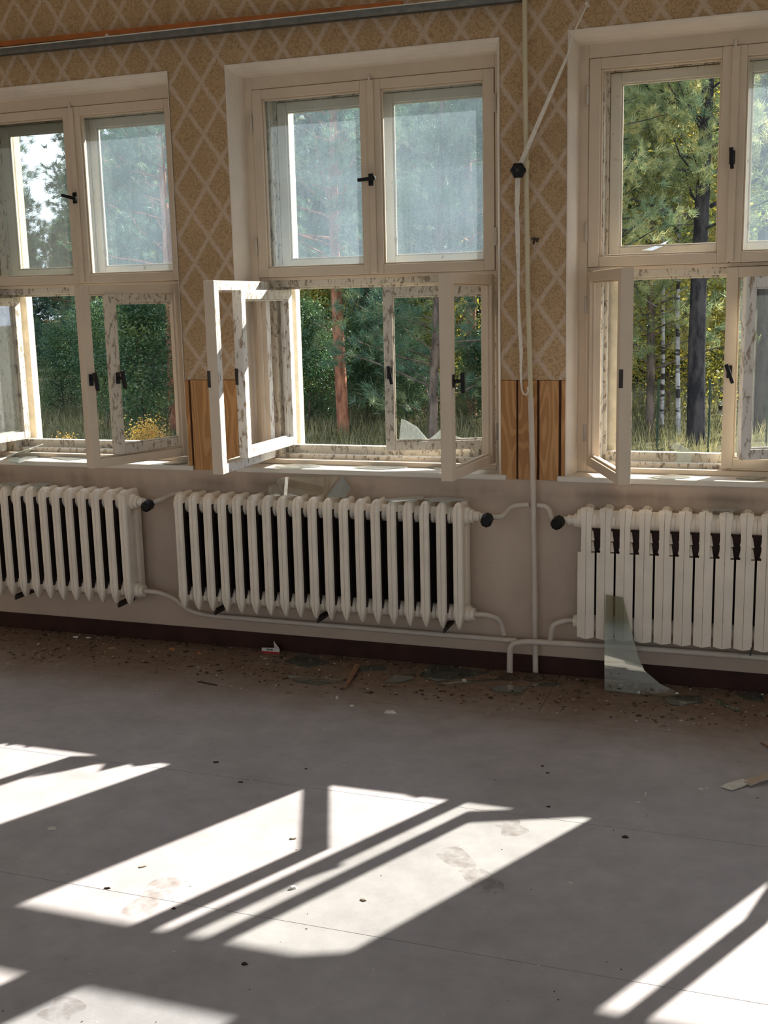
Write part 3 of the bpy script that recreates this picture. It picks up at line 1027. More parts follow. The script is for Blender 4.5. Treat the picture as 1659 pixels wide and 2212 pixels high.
for xx in (0.0, 0.9, 1.8):
    MB().box(xx - 0.006, xx + 0.006, -0.012, -0.003, 0.004, 0.03).build('rail_bracket', M['iron'], e)
o = slant(MB(), -2.25, -0.25, -0.021, -0.0035, 2.626, 2.600, 0.020).build('batten', M['rail_wood'])
tag(o, 'orange stained wooden batten fixed just above the curtain rail', 'batten')
o = MB().tube([on_wall(231, 77, -0.022), on_wall(231, 77, -0.034)], 0.008, 10).build('screw_plug', M['white_edge'])
tag(o, 'small white plug on the orange batten', 'plug')
q = on_wall(20, 15, -0.004)

# ------------------------------------------------------------------ the hanging tape and its crank
e = empty('blind_cord', (0.2, -0.06, 1.15))
tag(e, 'white flat cord slanting from a nail, then hanging beside the upright pipe', 'cord')
def strip(pts, w, t=0.003):
    mb = MB()
    rings = []
    for i, p in enumerate(pts):
        p = Vector(p) - Vector((0.2, -0.06, 1.15))
        a = Vector(pts[max(i - 1, 0)]); b = Vector(pts[min(i + 1, len(pts) - 1)])
        d = (b - a).normalized()
        n = Vector((d.z, 0, -d.x)).normalized()
        ww = w[i] if isinstance(w, (list, tuple)) else w
        rings.append([p + n * ww / 2 + Vector((0, -t, 0)), p - n * ww / 2 + Vector((0, -t, 0)), p - n * ww / 2, p + n * ww / 2])
    return mb.loft(rings, False, True)
p0, p1, p2, p3 = on_wall(1268, 12, -0.02), on_wall(1240, 70, -0.035), on_wall(1226, 120, -0.045), on_wall(1124, 355, -0.066)
strip([p0, p1, p2], [0.004, 0.005, 0.007]).build('thin_string', M['tape'], e)
strip([p2, p2.lerp(p3, 0.5), p3], [0.009, 0.015, 0.017]).build('slanting_tape', M['tape'], e)
pts = [(1119, 385), (1117, 440), (1117, 450), (1118, 500), (1119, 545), (1120, 590), (1120, 640), (1122, 700), (1126, 760), (1125, 800), (1126, 828)]
wid = [0.019, 0.018, 0.013, 0.017, 0.015, 0.010, 0.008, 0.012, 0.013, 0.008, 0.008]
strip([on_wall(a, b, -0.066) for a, b in pts], wid).build('hanging_tape', M['tape'], e)
hk = [on_wall(a, b, -0.066) - Vector((0.2, -0.06, 1.15)) for a, b in ((1126, 826), (1127, 842), (1131, 851), (1137, 853), (1141, 846), (1140, 836))]
MB().tube(hk, 0.0035, 6).build('looped_end', M['tape'], e)
MB().tube([p0 - Vector((0.2, -0.06, 1.15)) + Vector((0.003, 0.02, 0.002)), p0 - Vector((0.2, -0.06, 1.15)) + Vector((0.0, -0.012, 0.004))], 0.006, 8).build('nail', M['white_edge'], e)
k = on_wall(1121, 369, -0.075)
mb = MB()
n = 24
rings = []
for (dy, s) in ((0.0, 0.7), (-0.004, 1.0), (-0.020, 1.0), (-0.025, 0.75)):
    rings.append([(k.x + math.cos(2 * math.pi * a / n) * 0.027 * s * (1 + 0.09 * math.cos(6 * 2 * math.pi * a / n)), k.y + dy, k.z + math.sin(2 * math.pi * a / n) * 0.027 * s * (1 + 0.09 * math.cos(6 * 2 * math.pi * a / n))) for a in range(n)])
mb.loft(rings, False, True)
e = empty('valve_wheel', (k.x, k.y, k.z))
tag(e, 'black lobed knob hanging on the white cord beside the upright pipe', 'knob')
for v in range(len(mb.v)):
    mb.v[v] = tuple(Vector(mb.v[v]) - k)
mb.build('wheel', M['black'], e)
MB().tube([(0, -0.022, 0), (0, -0.0285, 0)], 0.007, 10).build('hub_cap', M['iron'], e)

# ------------------------------------------------------------------ broken glass and rubbish
def floor_shard(pix, label, mat_='shard', t=0.004, z=0.0008, name='glass_shard', cat='broken glass', grp='broken panes on the floor', tilt=0.0):
    pts = [on_floor(a, b) for a, b in pix]
    c = sum(pts, Vector()) / len(pts)
    loc = Vector((c.x, c.y, 0))
    poly = []
    for q in pts:
        d = q - c
        poly.append((d.x, d.y, z + max(0, tilt * (d.x * 0.5 + d.y))))
    o = MB().prism(poly, (0, 0, t)).build(name, M[mat_], None, 0, loc)
    return tag(o, label, cat, grp)


def Z5(pts): return [(540 + a * 0.4219, 1350 + b * 0.4219) for a, b in pts]
def Z6(pts): return [(1240 + a * 0.2526, 1360 + b * 0.2526) for a, b in pts]
floor_shard(Z5([(175, 190), (275, 150), (410, 198), (290, 222)]), 'four-sided glass piece lying right of the red and white carton')
floor_shard(Z5([(190, 262), (500, 282), (350, 310), (240, 295)]), 'long flat glass sliver on the floor left of the wooden splinter')
floor_shard(Z5([(545, 215), (680, 205), (700, 232), (560, 240)]), 'glass piece just beyond the thick end of the wooden splinter')
floor_shard(Z5([(690, 300), (735, 262), (850, 250), (830, 282), (770, 298)]), 'irregular glass piece between the splinter and the largest floor shard')
floor_shard(Z5([(868, 258), (940, 208), (1232, 246), (955, 294)]), 'largest flat glass shard on the floor, in front of the middle radiator foot')
floor_shard(Z5([(960, 304), (1100, 290), (1352, 272), (1350, 278), (1110, 300)]), 'needle-thin glass sliver pointing towards the floor pipes')
floor_shard(Z5([(1240, 332), (1300, 308), (1420, 322), (1388, 350), (1262, 346)]), 'jagged glass fragment in front of the upright pipe')
floor_shard(Z5([(1425, 314), (1520, 298), (1600, 300), (1560, 318)]), 'narrow glass fragment right of the upright pipe foot')
floor_shard(Z6([(760, 592), (830, 650), (910, 656), (1100, 626), (1090, 572), (880, 578)]), 'brown tinted five-cornered glass piece right of the leaning pane', t=0.005)
floor_shard(Z6([(1092, 566), (1250, 618), (1425, 702), (1390, 704), (1240, 640)]), 'long narrow glass sliver below the right end of the flat radiator')
floor_shard(Z6([(1400, 566), (1550, 538), (1640, 570), (1622, 622), (1480, 602)]), 'rightmost glass fragment on the floor under the flat radiator')
floor_shard(Z6([(640, 562), (760, 590), (700, 580)]), 'small bright glass splinter at the foot of the leaning pane')
floor_shard([(425, 1474), (432, 1473), (470, 1480), (468, 1482)], 'dark thin sliver lying along the floor seam', 'dark_chip', 0.002, name='splinter', cat='splinter', grp=None)

# leaning pane: bottom edge on the floor, top against the radiator front
bl = on_floor(1306, 1493); br = on_floor(1440, 1510)
yt = bl.y + 0.0600
def lean_pt(px, py, A=bl, yt=yt, zt=0.50):
    # plane through the foot line (direction +x) and leaning to y=yt at height zt
    d = ray(px, py)
    nrm = Vector((0, zt, -(yt - A.y)))
    t = (A - CAM).dot(nrm) / d.dot(nrm)
    return CAM + d * t
poly = [lean_pt(a, b) for a, b in ((1306, 1492), (1306, 1400), (1309, 1284), (1346, 1291), (1366, 1370), (1378, 1415), (1392, 1448), (1425, 1476), (1470, 1499), (1432, 1507), (1370, 1500))]
for q in poly: q.z = max(q.z, 0.001)
o = MB().prism([q - bl for q in poly], (0, -0.004, 0.0012)).build('window_pane', M['lean'], None, 0, bl)
tag(o, 'tall broken glass pane leaning against the flat radiator, mirroring the sunlit floor', 'broken glass')

# pane leaning on the wall above the middle radiator
def wall_lean(pix, label, y0=-0.125, y1=-0.012, z0=0.728, z1=0.80, mat_='shard'):
    A = Vector((0, y0, z0))
    nrm = Vector((0, z1 - z0, -(y1 - y0)))
    poly = []
    for a, b in pix:
        d = ray(a, b)
        t = (A - CAM).dot(nrm) / d.dot(nrm)
        poly.append(CAM + d * t)
    c = poly[0].copy()
    o = MB().prism([q - c for q in poly], (0, -0.003, -0.0022)).build('window_pane', M[mat_], None, 0, c)
    return tag(o, label, 'broken glass')
wall_lean([(706, 1072), (739, 1028), (758, 1054), (747, 1073)], 'small pale glass pane leaning on the wall above the middle radiator', mat_='sill_shard')
wall_lean([(560, 1066), (610, 1030), (730, 1030), (700, 1072)], 'large clear glass pane leaning on the wall behind the small pale one', y0=-0.10, y1=-0.008, mat_='lean_clear')


def flat_shard(pix, z, label, mat_='shard', t=0.003, group='broken glass on the radiators', tilt=0.02, cat='broken glass', name='glass_shard'):
    pts = [on_floor(a, b, z) for a, b in pix]
    c = sum(pts, Vector()) / len(pts)
    o = MB().prism([(q.x - c.x, q.y - c.y, (q.x - c.x) * tilt) for q in pts], (0, 0, t)).build(name, M[mat_], None, 0, (c.x, c.y, z))
    return tag(o, label, cat, group)
ZR = RZ + 0.515 + 0.004
flat_shard([(822, 1079), (915, 1072), (914, 1080), (852, 1085)], ZR, 'glass shard lying on the middle radiator top, second from its valve', 'sill_shard')
flat_shard([(915, 1077), (960, 1073), (1012, 1083), (936, 1084)], ZR, 'glass shard on the middle radiator top nearest its valve', 'sill_shard')
flat_shard([(590, 1068), (604, 1067), (606, 1071), (594, 1072)], ZR, 'left one of two small glints of glass on the middle radiator', 'sill_shard')
flat_shard([(622, 1068), (640, 1067), (642, 1072), (630, 1073)], ZR, 'right one of two small glints of glass on the middle radiator', 'sill_shard')
flat_shard([(0, 1048), (20, 1041), (58, 1042), (30, 1048)], ZR, 'glass shard on the left radiator top at the picture edge', 'sill_shard')
flat_shard([(62, 1046), (90, 1043), (112, 1047), (80, 1050)], ZR, 'narrow glass shard on the left radiator top', 'sill_shard')
flat_shard([(1508, 1099), (1560, 1096), (1598, 1100), (1584, 1105), (1540, 1103)], RZ + 0.514, 'glass shard lying across the top of the flat radiator', 'sill_shard')

# sunlit shards on the sills
ZSL = ZS + 0.0235
def sill(pix, label, dz=0.0, tilt=0.10): flat_shard(pix, ZSL + dz, label, 'sill_shard', 0.003, 'broken glass on the window sills', tilt)
sill([(12, 988), (24, 966), (66, 972), (90, 966), (70, 984), (96, 990)], 'crumpled looking glass heap on the left sill nearest the picture edge', 0.012, 0.3)
sill([(18, 998), (70, 976), (94, 984), (38, 1001)], 'long pointed glass shard hanging over the front of the left sill', 0.001, 0.0)
sill([(88, 974), (118, 966), (156, 972), (132, 981)], 'flat glass shard at the back of the left sill', 0.003, 0.1)
sill([(110, 989), (170, 986), (190, 990), (150, 994)], 'thin glass strip on the left sill beside the open casement', 0.001, 0.0)
sill([(222, 988), (246, 979), (250, 985), (230, 990)], 'small glass chip on the left sill under the open casement', 0.001, 0.1)
sill([(352, 1002), (384, 992), (408, 999), (388, 1003)], 'broken glass pieces at the right end of the left sill', 0.002, 0.05)
sill([(690, 985), (700, 975), (740, 986), (720, 990)], 'triangular glass shard at the back of the middle sill', 0.018, 0.05)
sill([(590, 1008), (650, 1002), (700, 1007), (640, 1012)], 'broad glass shard on the left half of the middle sill', 0.001, 0.0)
sill([(760, 1010), (830, 1004), (880, 1010), (820, 1014)], 'broad glass shard at the centre of the middle sill', 0.001, 0.0)
sill([(925, 1010), (950, 1003), (972, 1008), (950, 1014)], 'greenish glass chip by the right casement of the middle sill', 0.001, 0.0)
sill([(1010, 1004), (1040, 996), (1058, 1000), (1030, 1006)], 'glass chips at the right end of the middle sill', 0.001, 0.05)
sill([(1400, 1031), (1450, 1026), (1500, 1030), (1450, 1035)], 'thin glass flake on the right sill', 0.001, 0.0)
sill([(1590, 1034), (1620, 1028), (1655, 1032), (1630, 1037)], 'thin glass flake on the right sill at the picture edge', 0.001, 0.0)
# bent clear strip propped in the box of the right window
def prop(pix, y0, y1, z0, z1, label, mat_='sill_shard'):
    A = Vector((0, y0, z0)); nrm = Vector((0, z1 - z0, -(y1 - y0)))
    poly = []
    for a, b in pix:
        d = ray(a, b); t = (A - CAM).dot(nrm) / d.dot(nrm); poly.append(CAM + d * t)
    c = poly[0].copy()
    o = MB().prism([q - c for q in poly], (0, -0.003, 0)).build('glass_shard', M[mat_], None, 0, c)
    tag(o, label, 'broken glass', 'broken glass on the window sills')
prop([(1459, 1003), (1461, 972), (1447, 969), (1461, 954), (1477, 964), (1495, 975), (1492, 1001)], 0.10, 0.18, 0.845, 0.92, 'bent pale glass strip propped upright behind the right sill')
prop([(1386, 541), (1420, 530), (1445, 519), (1432, 532), (1410, 541)], 0.10, 0.19, 1.655, 1.68, 'long white glass splinter at the foot of the empty upper right-window pane')

# rubbish on the floor
a, b = on_floor(746, 1490), on_floor(771, 1446)
a.z, b.z = 0.007, 0.013
o = MB().tube([Vector(), (b - a) * 0.5, b - a], [0.004, 0.009, 0.0125], 8).build('splinter', M['stick'], None, 0, a)
tag(o, 'tapering brown wooden peg lying on the floor in front of the middle radiator', 'splinter')
c = on_floor(585, 1412)
e = empty('carton', (c.x, c.y, 0), 0.05)
tag(e, 'torn white carton strip with a red bottom edge lying by the skirting', 'carton')
MB().box(-0.042, 0.040, 0.0, 0.003, 0.0, 0.010).build('red_edge', M['red'], e)
mb = MB()
mb.prism([(-0.042, 0, 0.010), (0.040, 0, 0.010), (0.041, 0, 0.024), (0.020, 0, 0.027), (-0.042, 0, 0.024)], (0, 0.003, 0))
mb.prism([(0.010, 0.02, 0.0), (0.041, 0.003, 0.0), (0.041, 0.003, 0.024), (0.008, 0.02, 0.052)], (-0.002, 0.002, 0))
mb.build('white_flap', M['white_card'], e)
for dx, w in ((-0.018, 0.004), (-0.012, 0.003), (-0.006, 0.005), (0.002, 0.004), (0.008, 0.003)):
    MB().box(dx, dx + w, -0.0006, 0.0, 0.014, 0.022).build('printed_mark', M['black'], e)

# torn cardboard
pc = on_floor(1600, 1697)
e = empty('cardboard_scrap', (pc.x, pc.y, 0))
tag(e, 'torn curled strip of grey-brown cardboard on the floor at the right edge', 'cardboard')
def P(a, b, z): 
    q = on_floor(a, b, z) - pc; q.z = z; return q
mb = MB()
mb.prism([P(1556, 1700, .002), P(1572, 1693, .008), P(1588, 1688, .004), P(1604, 1684, .012), P(1618, 1692, .006), P(1604, 1700, .004), P(1580, 1708, .002)], (0, 0, 0.003))
mb.build('torn_end', M['chip'], e)
mb = MB()
mb.prism([P(1600, 1689, .006), P(1632, 1677, .016), P(1700, 1655, .022), P(1720, 1668, .014), P(1640, 1690, .010), P(1622, 1699, .004)], (0, 0, 0.003))
mb.build('cardboard_strip', M['card'], e)
o = MB().tube([on_floor(1644, 1606) + Vector((0, 0, .003)), on_floor(1690, 1632) + Vector((0, 0, .003))], 0.003, 6).build('splinter', M['stick'])
tag(o, 'thin dark splinter at the right edge above the cardboard scrap', 'splinter')

CHIP_N = {}
def chip(px, py, s, label, mat_='chip', ang=0.0, asp=0.5, h=0.4, name='plaster_chip', cat='rubble', seed=0):
    c = on_floor(px, py)
    rnd = random.Random(seed + int(px) * 7 + int(py))
    n = 7
    lo = [(math.cos(2 * math.pi * k / n) * s * rnd.uniform(0.7, 1.1), math.sin(2 * math.pi * k / n) * s * asp * rnd.uniform(0.7, 1.1), 0) for k in range(n)]
    hi = [(q[0] * 0.7, q[1] * 0.7, s * h * rnd.uniform(0.5, 1.0)) for q in lo]
    o = MB().loft([lo, hi], False, True).build(name, M[mat_], None, 0, (c.x, c.y, 0.0), (0, 0, ang))
    return tag(o, label, cat, 'loose bits lying on the floor')
chip(842, 1540, 0.027, 'largest white plaster chip in the middle of the shaded floor', ang=0.1, asp=0.35)
chip(112, 1791, 0.017, 'white plaster chip on the shaded floor at the far left', ang=0.3)
chip(760, 1525, 0.012, 'white chip on the floor below the wooden peg', ang=0.2)
chip(625, 1497, 0.017, 'pale splinter chip on the floor left below the wooden peg', 'stick', 0.3, 0.25)
chip(728, 1509, 0.010, 'small upright pale chip below the wooden peg', ang=1.2, asp=0.4, h=1.2)
chip(1003, 1473, 0.012, 'bright white pebble beside the thin glass sliver', ang=0, asp=0.8, h=1.0)
chip(925, 1448, 0.015, 'white flake lying on the largest floor shard side', ang=0.4, asp=0.4)
chip(372, 1403, 0.020, 'orange brick crumb on the floor in front of the gap between left and middle radiator', 'brick', -0.2, 0.45, name='brick_crumb')
chip(430, 1412, 0.020, 'second orange crumb, right of the first, in front of the middle radiator', 'brick', -0.6, 0.35, name='brick_crumb')
chip(226, 1364, 0.022, 'dark and white lump by the skirting below the left radiator', 'dark_chip', 0.2, 0.7, 0.9, name='lump')
chip(232, 1369, 0.009, 'white speck on the dark lump by the left skirting', ang=0.2)
chip(165, 1377, 0.020, 'pale flat flake on the floor under the left radiator', ang=0.1, asp=0.35)
chip(190, 1378, 0.014, 'narrow pale flake under the left radiator, right of a larger one', ang=0.2, asp=0.3)
chip(240, 1402, 0.026, 'long brown splinter on the floor below the left radiator', 'stick', 0.5, 0.12)
chip(1394, 1718, 0.016, 'narrow upright white shard on the floor left of the cardboard scrap', ang=1.45, asp=0.2, h=0.5)
chip(1378, 1733, 0.008, 'small pale crumb below the narrow white shard', ang=0.1)
chip(1513, 1705, 0.011, 'tiny bone-shaped white bit left of the cardboard scrap', ang=0.1, asp=0.3)
chip(1528, 1702, 0.007, 'tiny white bit next to the torn cardboard end', ang=0.1, asp=0.4)
chip(1232, 1907, 0.008, 'white crumb on the shaded floor right of the big sun patch', ang=0.1)
chip(1350, 1809, 0.012, 'black crumb on the shaded floor right of the sun patch corner', 'dark_chip', 0.1, 0.6, name='crumb')
chip(1172, 1655, 0.007, 'upper one of two black crumbs beyond the sun patch', 'dark_chip', 0.1, 0.7, name='crumb')
chip(1183, 1670, 0.007, 'lower one of two black crumbs beyond the sun patch', 'dark_chip', 0.1, 0.7, name='crumb')
chip(1185, 1743, 0.008, 'black crumb just right of the sun patch tip', 'dark_chip', 0.1, 0.7, name='crumb')
chip(466, 1647, 0.012, 'dark crumb on the shaded floor between the two sun patches', 'dark_chip', 0.2, 0.5, name='crumb')
chip(520, 1690, 0.010, 'dark crumb above the upper edge of the big sun patch', 'dark_chip', 0.2, 0.5, name='crumb')
chip(661, 1661, 0.007, 'dark crumb above the narrow shadow bar', 'dark_chip', 0.2, 0.5, name='crumb')
chip(632, 1812, 0.012, 'grey flake inside the big sun patch left of the shadow bar', 'card', 0.2, 0.5)
chip(634, 1919, 0.013, 'white crumb lying in the shadow bars of the big sun patch', ang=0.6, asp=0.7, h=0.6)
chip(308, 1873, 0.013, 'pale flake in the left part of the big sun patch', 'card', 0.7, 0.35)
chip(232, 1919, 0.010, 'dark flake in the left corner of the big sun patch', 'dark_chip', 0.2, 0.4, name='crumb')
chip(375, 1963, 0.008, 'dark crumb in the lower shadow bar', 'dark_chip', 0.2, 0.6, name='crumb')
chip(528, 2083, 0.010, 'dark crumb below the big sun patch', 'dark_chip', 0.2, 0.6, name='crumb')
chip(785, 1945, 0.014, 'grey flat flake in the right half of the big sun patch', 'card', -0.1, 0.25)
chip(1315, 1456, 0.010, 'pale chip right of the leaning pane on the dark floor', ang=0.4, asp=0.4)
chip(1550, 1487, 0.016, 'white chip under the right radiator', ang=0.4, asp=0.4)

# countless tiny crumbs and flakes swept along the wall
def crumbs(name, mat_, n, seed, y_lo, y_pow, smin, smax, label):
    rng = np.random.RandomState(seed)
    V, T = [], []
    for i in range(n):
        x = rng.uniform(-2.6, 1.6)
        y = -0.02 - (rng.rand() ** y_pow) * y_lo
        s = rng.uniform(smin, smax) * (1.6 if rng.rand() < 0.08 else 1.0)
        a = rng.uniform(0, 6.28)
        asp = rng.uniform(0.15, 0.8)
        ca, sa = math.cos(a), math.sin(a)
        o = len(V)
        for (u, v) in ((-1, -0.6), (1, -0.8), (0.7, 0.8), (-0.8, 0.7)):
            u *= s * rng.uniform(0.6, 1.1); v *= s * asp
            V.append((x + u * ca - v * sa, y + u * sa + v * ca, 0.0003))
        V.append((x, y, s * 0.5 * rng.uniform(0.4, 1.2)))
        T += [(o, o + 1, o + 4), (o + 1, o + 2, o + 4), (o + 2, o + 3, o + 4), (o + 3, o, o + 4)]
    me = tri_mesh(name, V, T, M[mat_])
    ob = bpy.data.objects.new(name, me)
    COL.objects.link(ob)
    ob['kind'] = 'stuff'
    tag(ob, label, 'rubble')
crumbs('paint_flakes', 'chip', 300, 3, 0.50, 1.5, 0.003, 0.008, 'tiny pale paint flakes scattered along the foot of the wall')
crumbs('floor_specks', 'chip', 260, 5, 2.8, 1.0, 0.0015, 0.004, 'tiny white specks scattered over the open floor')
crumbs('dirt_crumbs', 'dirt', 900, 4, 0.42, 1.4, 0.004, 0.012, 'dark dirt crumbs swept along the foot of the wall')
crumbs('glass_splinters', 'shard', 260, 9, 0.45, 1.2, 0.006, 0.018, 'tiny glass splinters lying among the dirt by the wall')
crumbs('dark_specks', 'dark_chip', 160, 6, 2.9, 1.0, 0.0015, 0.0035, 'tiny dark specks scattered over the open floor')

# dusty shoe prints: tread blocks one by one are too small, so each print is one thin mark
def print_mat():
    m, nt, N, L = new_mat('dust_print')
    o = N.new('ShaderNodeOutputMaterial')
    tr = N.new('ShaderNodeBsdfTransparent')
    df = N.new('ShaderNodeBsdfDiffuse'); df.inputs[0].default_value = (0.26, 0.20, 0.16, 1)
    mp = N.new('ShaderNodeMapping'); mp.inputs['Scale'].default_value = (110, 110, 110)
    L.new(coords(nt), mp.inputs[0])
    ck = N.new('ShaderNodeTexBrick'); ck.inputs['Scale'].default_value = 1.0; ck.inputs['Mortar Size'].default_value = 0.12
    ck.offset = 0.5
    L.new(mp.outputs[0], ck.inputs[0])
    f = math_(nt, 'MULTIPLY', ck.outputs['Fac'], ramp(nt, noise(nt, 16, 3, 0.6, coords(nt)), [(0.4, 0.0), (0.65, 0.20)]))
    mx = N.new('ShaderNodeMixShader')
    L.new(f, mx.inputs[0]); L.new(tr.outputs[0], mx.inputs[1]); L.new(df.outputs[0], mx.inputs[2])
    L.new(mx.outputs[0], o.inputs[0])
    return m
M['print'] = print_mat()
def shoe_print(pa, pb):
    a, b = on_floor(*pa), on_floor(*pb)
    d = b - a
    ln = d.length
    prof = [(0.0, 0.02), (0.03, 0.045), (0.10, 0.055), (0.25, 0.052), (0.42, 0.040), (0.55, 0.044), (0.75, 0.058), (0.90, 0.050), (0.97, 0.032), (1.0, 0.012)]
    poly = [(w * 0.75, t * ln, 0) for t, w in prof] + [(-w * 0.75, t * ln, 0) for t, w in reversed(prof)]
    MB().prism(poly, (0, 0, 0.0003)).build('shoe_print', M['print'], fl, 0, (a.x, a.y, 0.0004), (0, 0, math.atan2(d.y, d.x) - math.pi / 2))
shoe_print((285, 1980), (372, 1895))
shoe_print((960, 1832), (1075, 1930))
shoe_print((105, 2205), (165, 2158))
shoe_print((1090, 1772), (1120, 1805))

# ------------------------------------------------------------------ outside: ground, fence, forest
GZ = -0.5
nx = 40
rng = np.random.RandomState(2)
V, Fc = [], []
for i in range(nx + 1):
    for j in range(nx + 1):
        x = -70 + 140 * i / nx; y = -45 + 120 * j / nx
        V.append((x, y, GZ + (rng.uniform(-0.06, 0.06) if y > 4 else 0) + (max(0, y - 16) * 0.02)))
for i in range(nx):
    for j in range(nx):
        a = i * (nx + 1) + j
        Fc.append((a, a + nx + 1, a + nx + 2, a + 1))
gm = MB().add(V, Fc, True).build('ground', M['soil'])
structure(gm)


def gz(y): return GZ + max(0, y - 16) * 0.02


def needles(P, D, rng, n, ln, wd, spread):
    """P,D: (k,3) tuft centres and axes -> verts, tris"""
    k = len(P)
    d = np.repeat(D, n, 0) + rng.normal(0, spread, (k * n, 3))
    d /= np.linalg.norm(d, axis=1, keepdims=True) + 1e-9
    p = np.repeat(P, n, 0) + rng.normal(0, 0.02, (k * n, 3))
    L_ = ln * rng.uniform(0.7, 1.2, (k * n, 1))
    s = np.cross(d, rng.normal(0, 1, (k * n, 3)))
    s /= np.linalg.norm(s, axis=1, keepdims=True) + 1e-9
    a, b, t = p + s * wd / 2, p - s * wd / 2, p + d * L_
    V = np.stack([a, b, t], 1).reshape(-1, 3)
    T = np.arange(len(V)).reshape(-1, 3)
    return V, T


def leaves(P, rng, n, size, spread):
    k = len(P)
    c = np.repeat(P, n, 0) + rng.normal(0, spread, (k * n, 3))
    d = rng.normal(0, 1, (k * n, 3)); d[:, 2] *= 0.6
    d /= np.linalg.norm(d, axis=1, keepdims=True)
    s = np.cross(d, rng.normal(0, 1, (k * n, 3)))
    s /= np.linalg.norm(s, axis=1, keepdims=True) + 1e-9
    z = size * rng.uniform(0.6, 1.2, (k * n, 1))
    q = np.stack([c - d * z * 0.6, c + s * z * 0.32, c + d * z * 0.6, c - s * z * 0.32], 1).reshape(-1, 3)
    b = np.arange(k * n) * 4
    T = np.concatenate([np.stack([b, b + 1, b + 2], 1), np.stack([b, b + 2, b + 3], 1)], 0)
    return q, T


def make_tree(name, seed, height, r0, crown0, spread, nbr, tufts, kind, bark, fol, lean=0.02, droop=0.0, nper=22, ln=0.13, wd=0.011, leafsize=0.07, lspread=0.16):
    rng = np.random.RandomState(seed)
    tr = empty(name)
    hs = np.linspace(0, height, 9)
    lx, ly = rng.normal(0, lean, 2)
    bx = lambda h: lx * h + 0.03 * math.sin(h * 0.9 + seed)
    by = lambda h: ly * h + 0.03 * math.cos(h * 0.7 + seed)
    MB().tube([(bx(h), by(h), h - 0.15 if h == 0 else h) for h in hs], [r0 * (1.0 - 0.82 * h / height) for h in hs], 9).build('trunk', bark, tr)
    mb = MB()
    P, D = [], []
    for i in range(nbr):
        t = (i + rng.rand()) / nbr
        h = crown0 + (height - crown0) * t ** 0.9 * 0.985
        az = rng.uniform(0, 6.283)
        L_ = spread * (1.05 - t) ** (0.75 if kind != 'birch' else 0.5) * rng.uniform(0.55, 1.1) + 0.12
        up = rng.uniform(0.05, 0.45) if kind == 'pine' else (rng.uniform(0.3, 0.9) if kind == 'birch' else rng.uniform(-0.25, 0.05))
        up -= droop
        p = np.array([bx(h), by(h), h])
        d = np.array([math.cos(az), math.sin(az), up]); d /= np.linalg.norm(d)
        seg = 4
        pts = [p.copy()]
        for s_ in range(seg):
            d = d + np.array([rng.normal(0, 0.10), rng.normal(0, 0.10), rng.normal(0.05, 0.08)])
            d /= np.linalg.norm(d)
            p = p + d * L_ / seg
            pts.append(p.copy())
        rb_ = max(0.006, r0 * 0.22 * (L_ / spread))
        mb.tube(pts, [rb_ * (1 - 0.75 * k / seg) for k in range(seg + 1)], 5, False)
        for k in range(tufts):
            u = 0.25 + 0.75 * rng.rand() ** 0.8
            f = u * seg
            a = min(int(f), seg - 1)
            q = pts[a] + (pts[a + 1] - pts[a]) * (f - a)
            q = q + rng.normal(0, 0.10 + 0.07 * L_ * u, 3) * np.array([1, 1, 0.55])
            P.append(q)
            dd = d * 0.8 + rng.normal(0, 0.5, 3) + np.array([0, 0, 0.25])
            D.append(dd / np.linalg.norm(dd))
    mb.build('branches', bark, tr)
    P, D = np.array(P), np.array(D)
    if kind in ('pine', 'spruce'):
        V, T = needles(P, D, rng, nper, ln, wd, 0.55)
    else:
        V, T = leaves(P, rng, nper, leafsize, lspread)
    me = tri_mesh('foliage', V, T, fol)
    o = bpy.data.objects.new('foliage', me)
    COL.objects.link(o)
    o.parent = tr
    o['kind'] = 'stuff'
    return tr


def put(tree, px, Y, rz, s, label, cat='tree', group=None, dz=0.0):
    p = on_wall(px, 800, Y)
    tree.location = (p.x, Y, gz(Y) + dz)
    tree.rotation_euler = (0, 0, rz)
    tree.scale = (s, s, s)
    tag(tree, label, cat, group)
    return tree


NP = dict(nper=30, ln=0.15, wd=0.009)
young = [make_tree('pine_tree', 11, 7.2, 0.07, 0.5, 1.7, 105, 22, 'pine', M['grey_bark'], M['needle'], **NP),
         make_tree('pine_tree', 12, 6.6, 0.07, 0.4, 1.6, 100, 22, 'pine', M['grey_bark'], M['needle'], **NP),
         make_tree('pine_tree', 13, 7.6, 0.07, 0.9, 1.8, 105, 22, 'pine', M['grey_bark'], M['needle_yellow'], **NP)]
tall = [make_tree('pine_tree', 21, 9.5, 0.105, 2.3, 2.0, 85, 24, 'pine', M['pine_bark'], M['needle'], 0.01, **NP),
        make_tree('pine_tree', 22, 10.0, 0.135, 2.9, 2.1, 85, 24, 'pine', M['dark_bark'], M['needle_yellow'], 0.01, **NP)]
spruce = make_tree('spruce_tree', 31, 10.5, 0.13, 0.4, 2.4, 170, 18, 'spruce', M['dark_bark'], M['needle_dark'], nper=18, ln=0.22, wd=0.03)
birch = make_tree('birch_tree', 41, 7.5, 0.034, 1.6, 1.2, 60, 14, 'birch', M['birch_bark'], M['leaf_yellow'], 0.06, nper=9, leafsize=0.055)
shrub = make_tree('leafy_shrub', 51, 2.6, 0.03, 0.1, 1.0, 75, 16, 'birch', M['grey_bark'], M['leaf'], 0.02, nper=14, leafsize=0.05)
shrub_y = make_tree('leafy_shrub', 52, 2.4, 0.03, 0.1, 1.0, 60, 14, 'birch', M['grey_bark'], M['leaf_yellow'], 0.02, nper=10, leafsize=0.055)
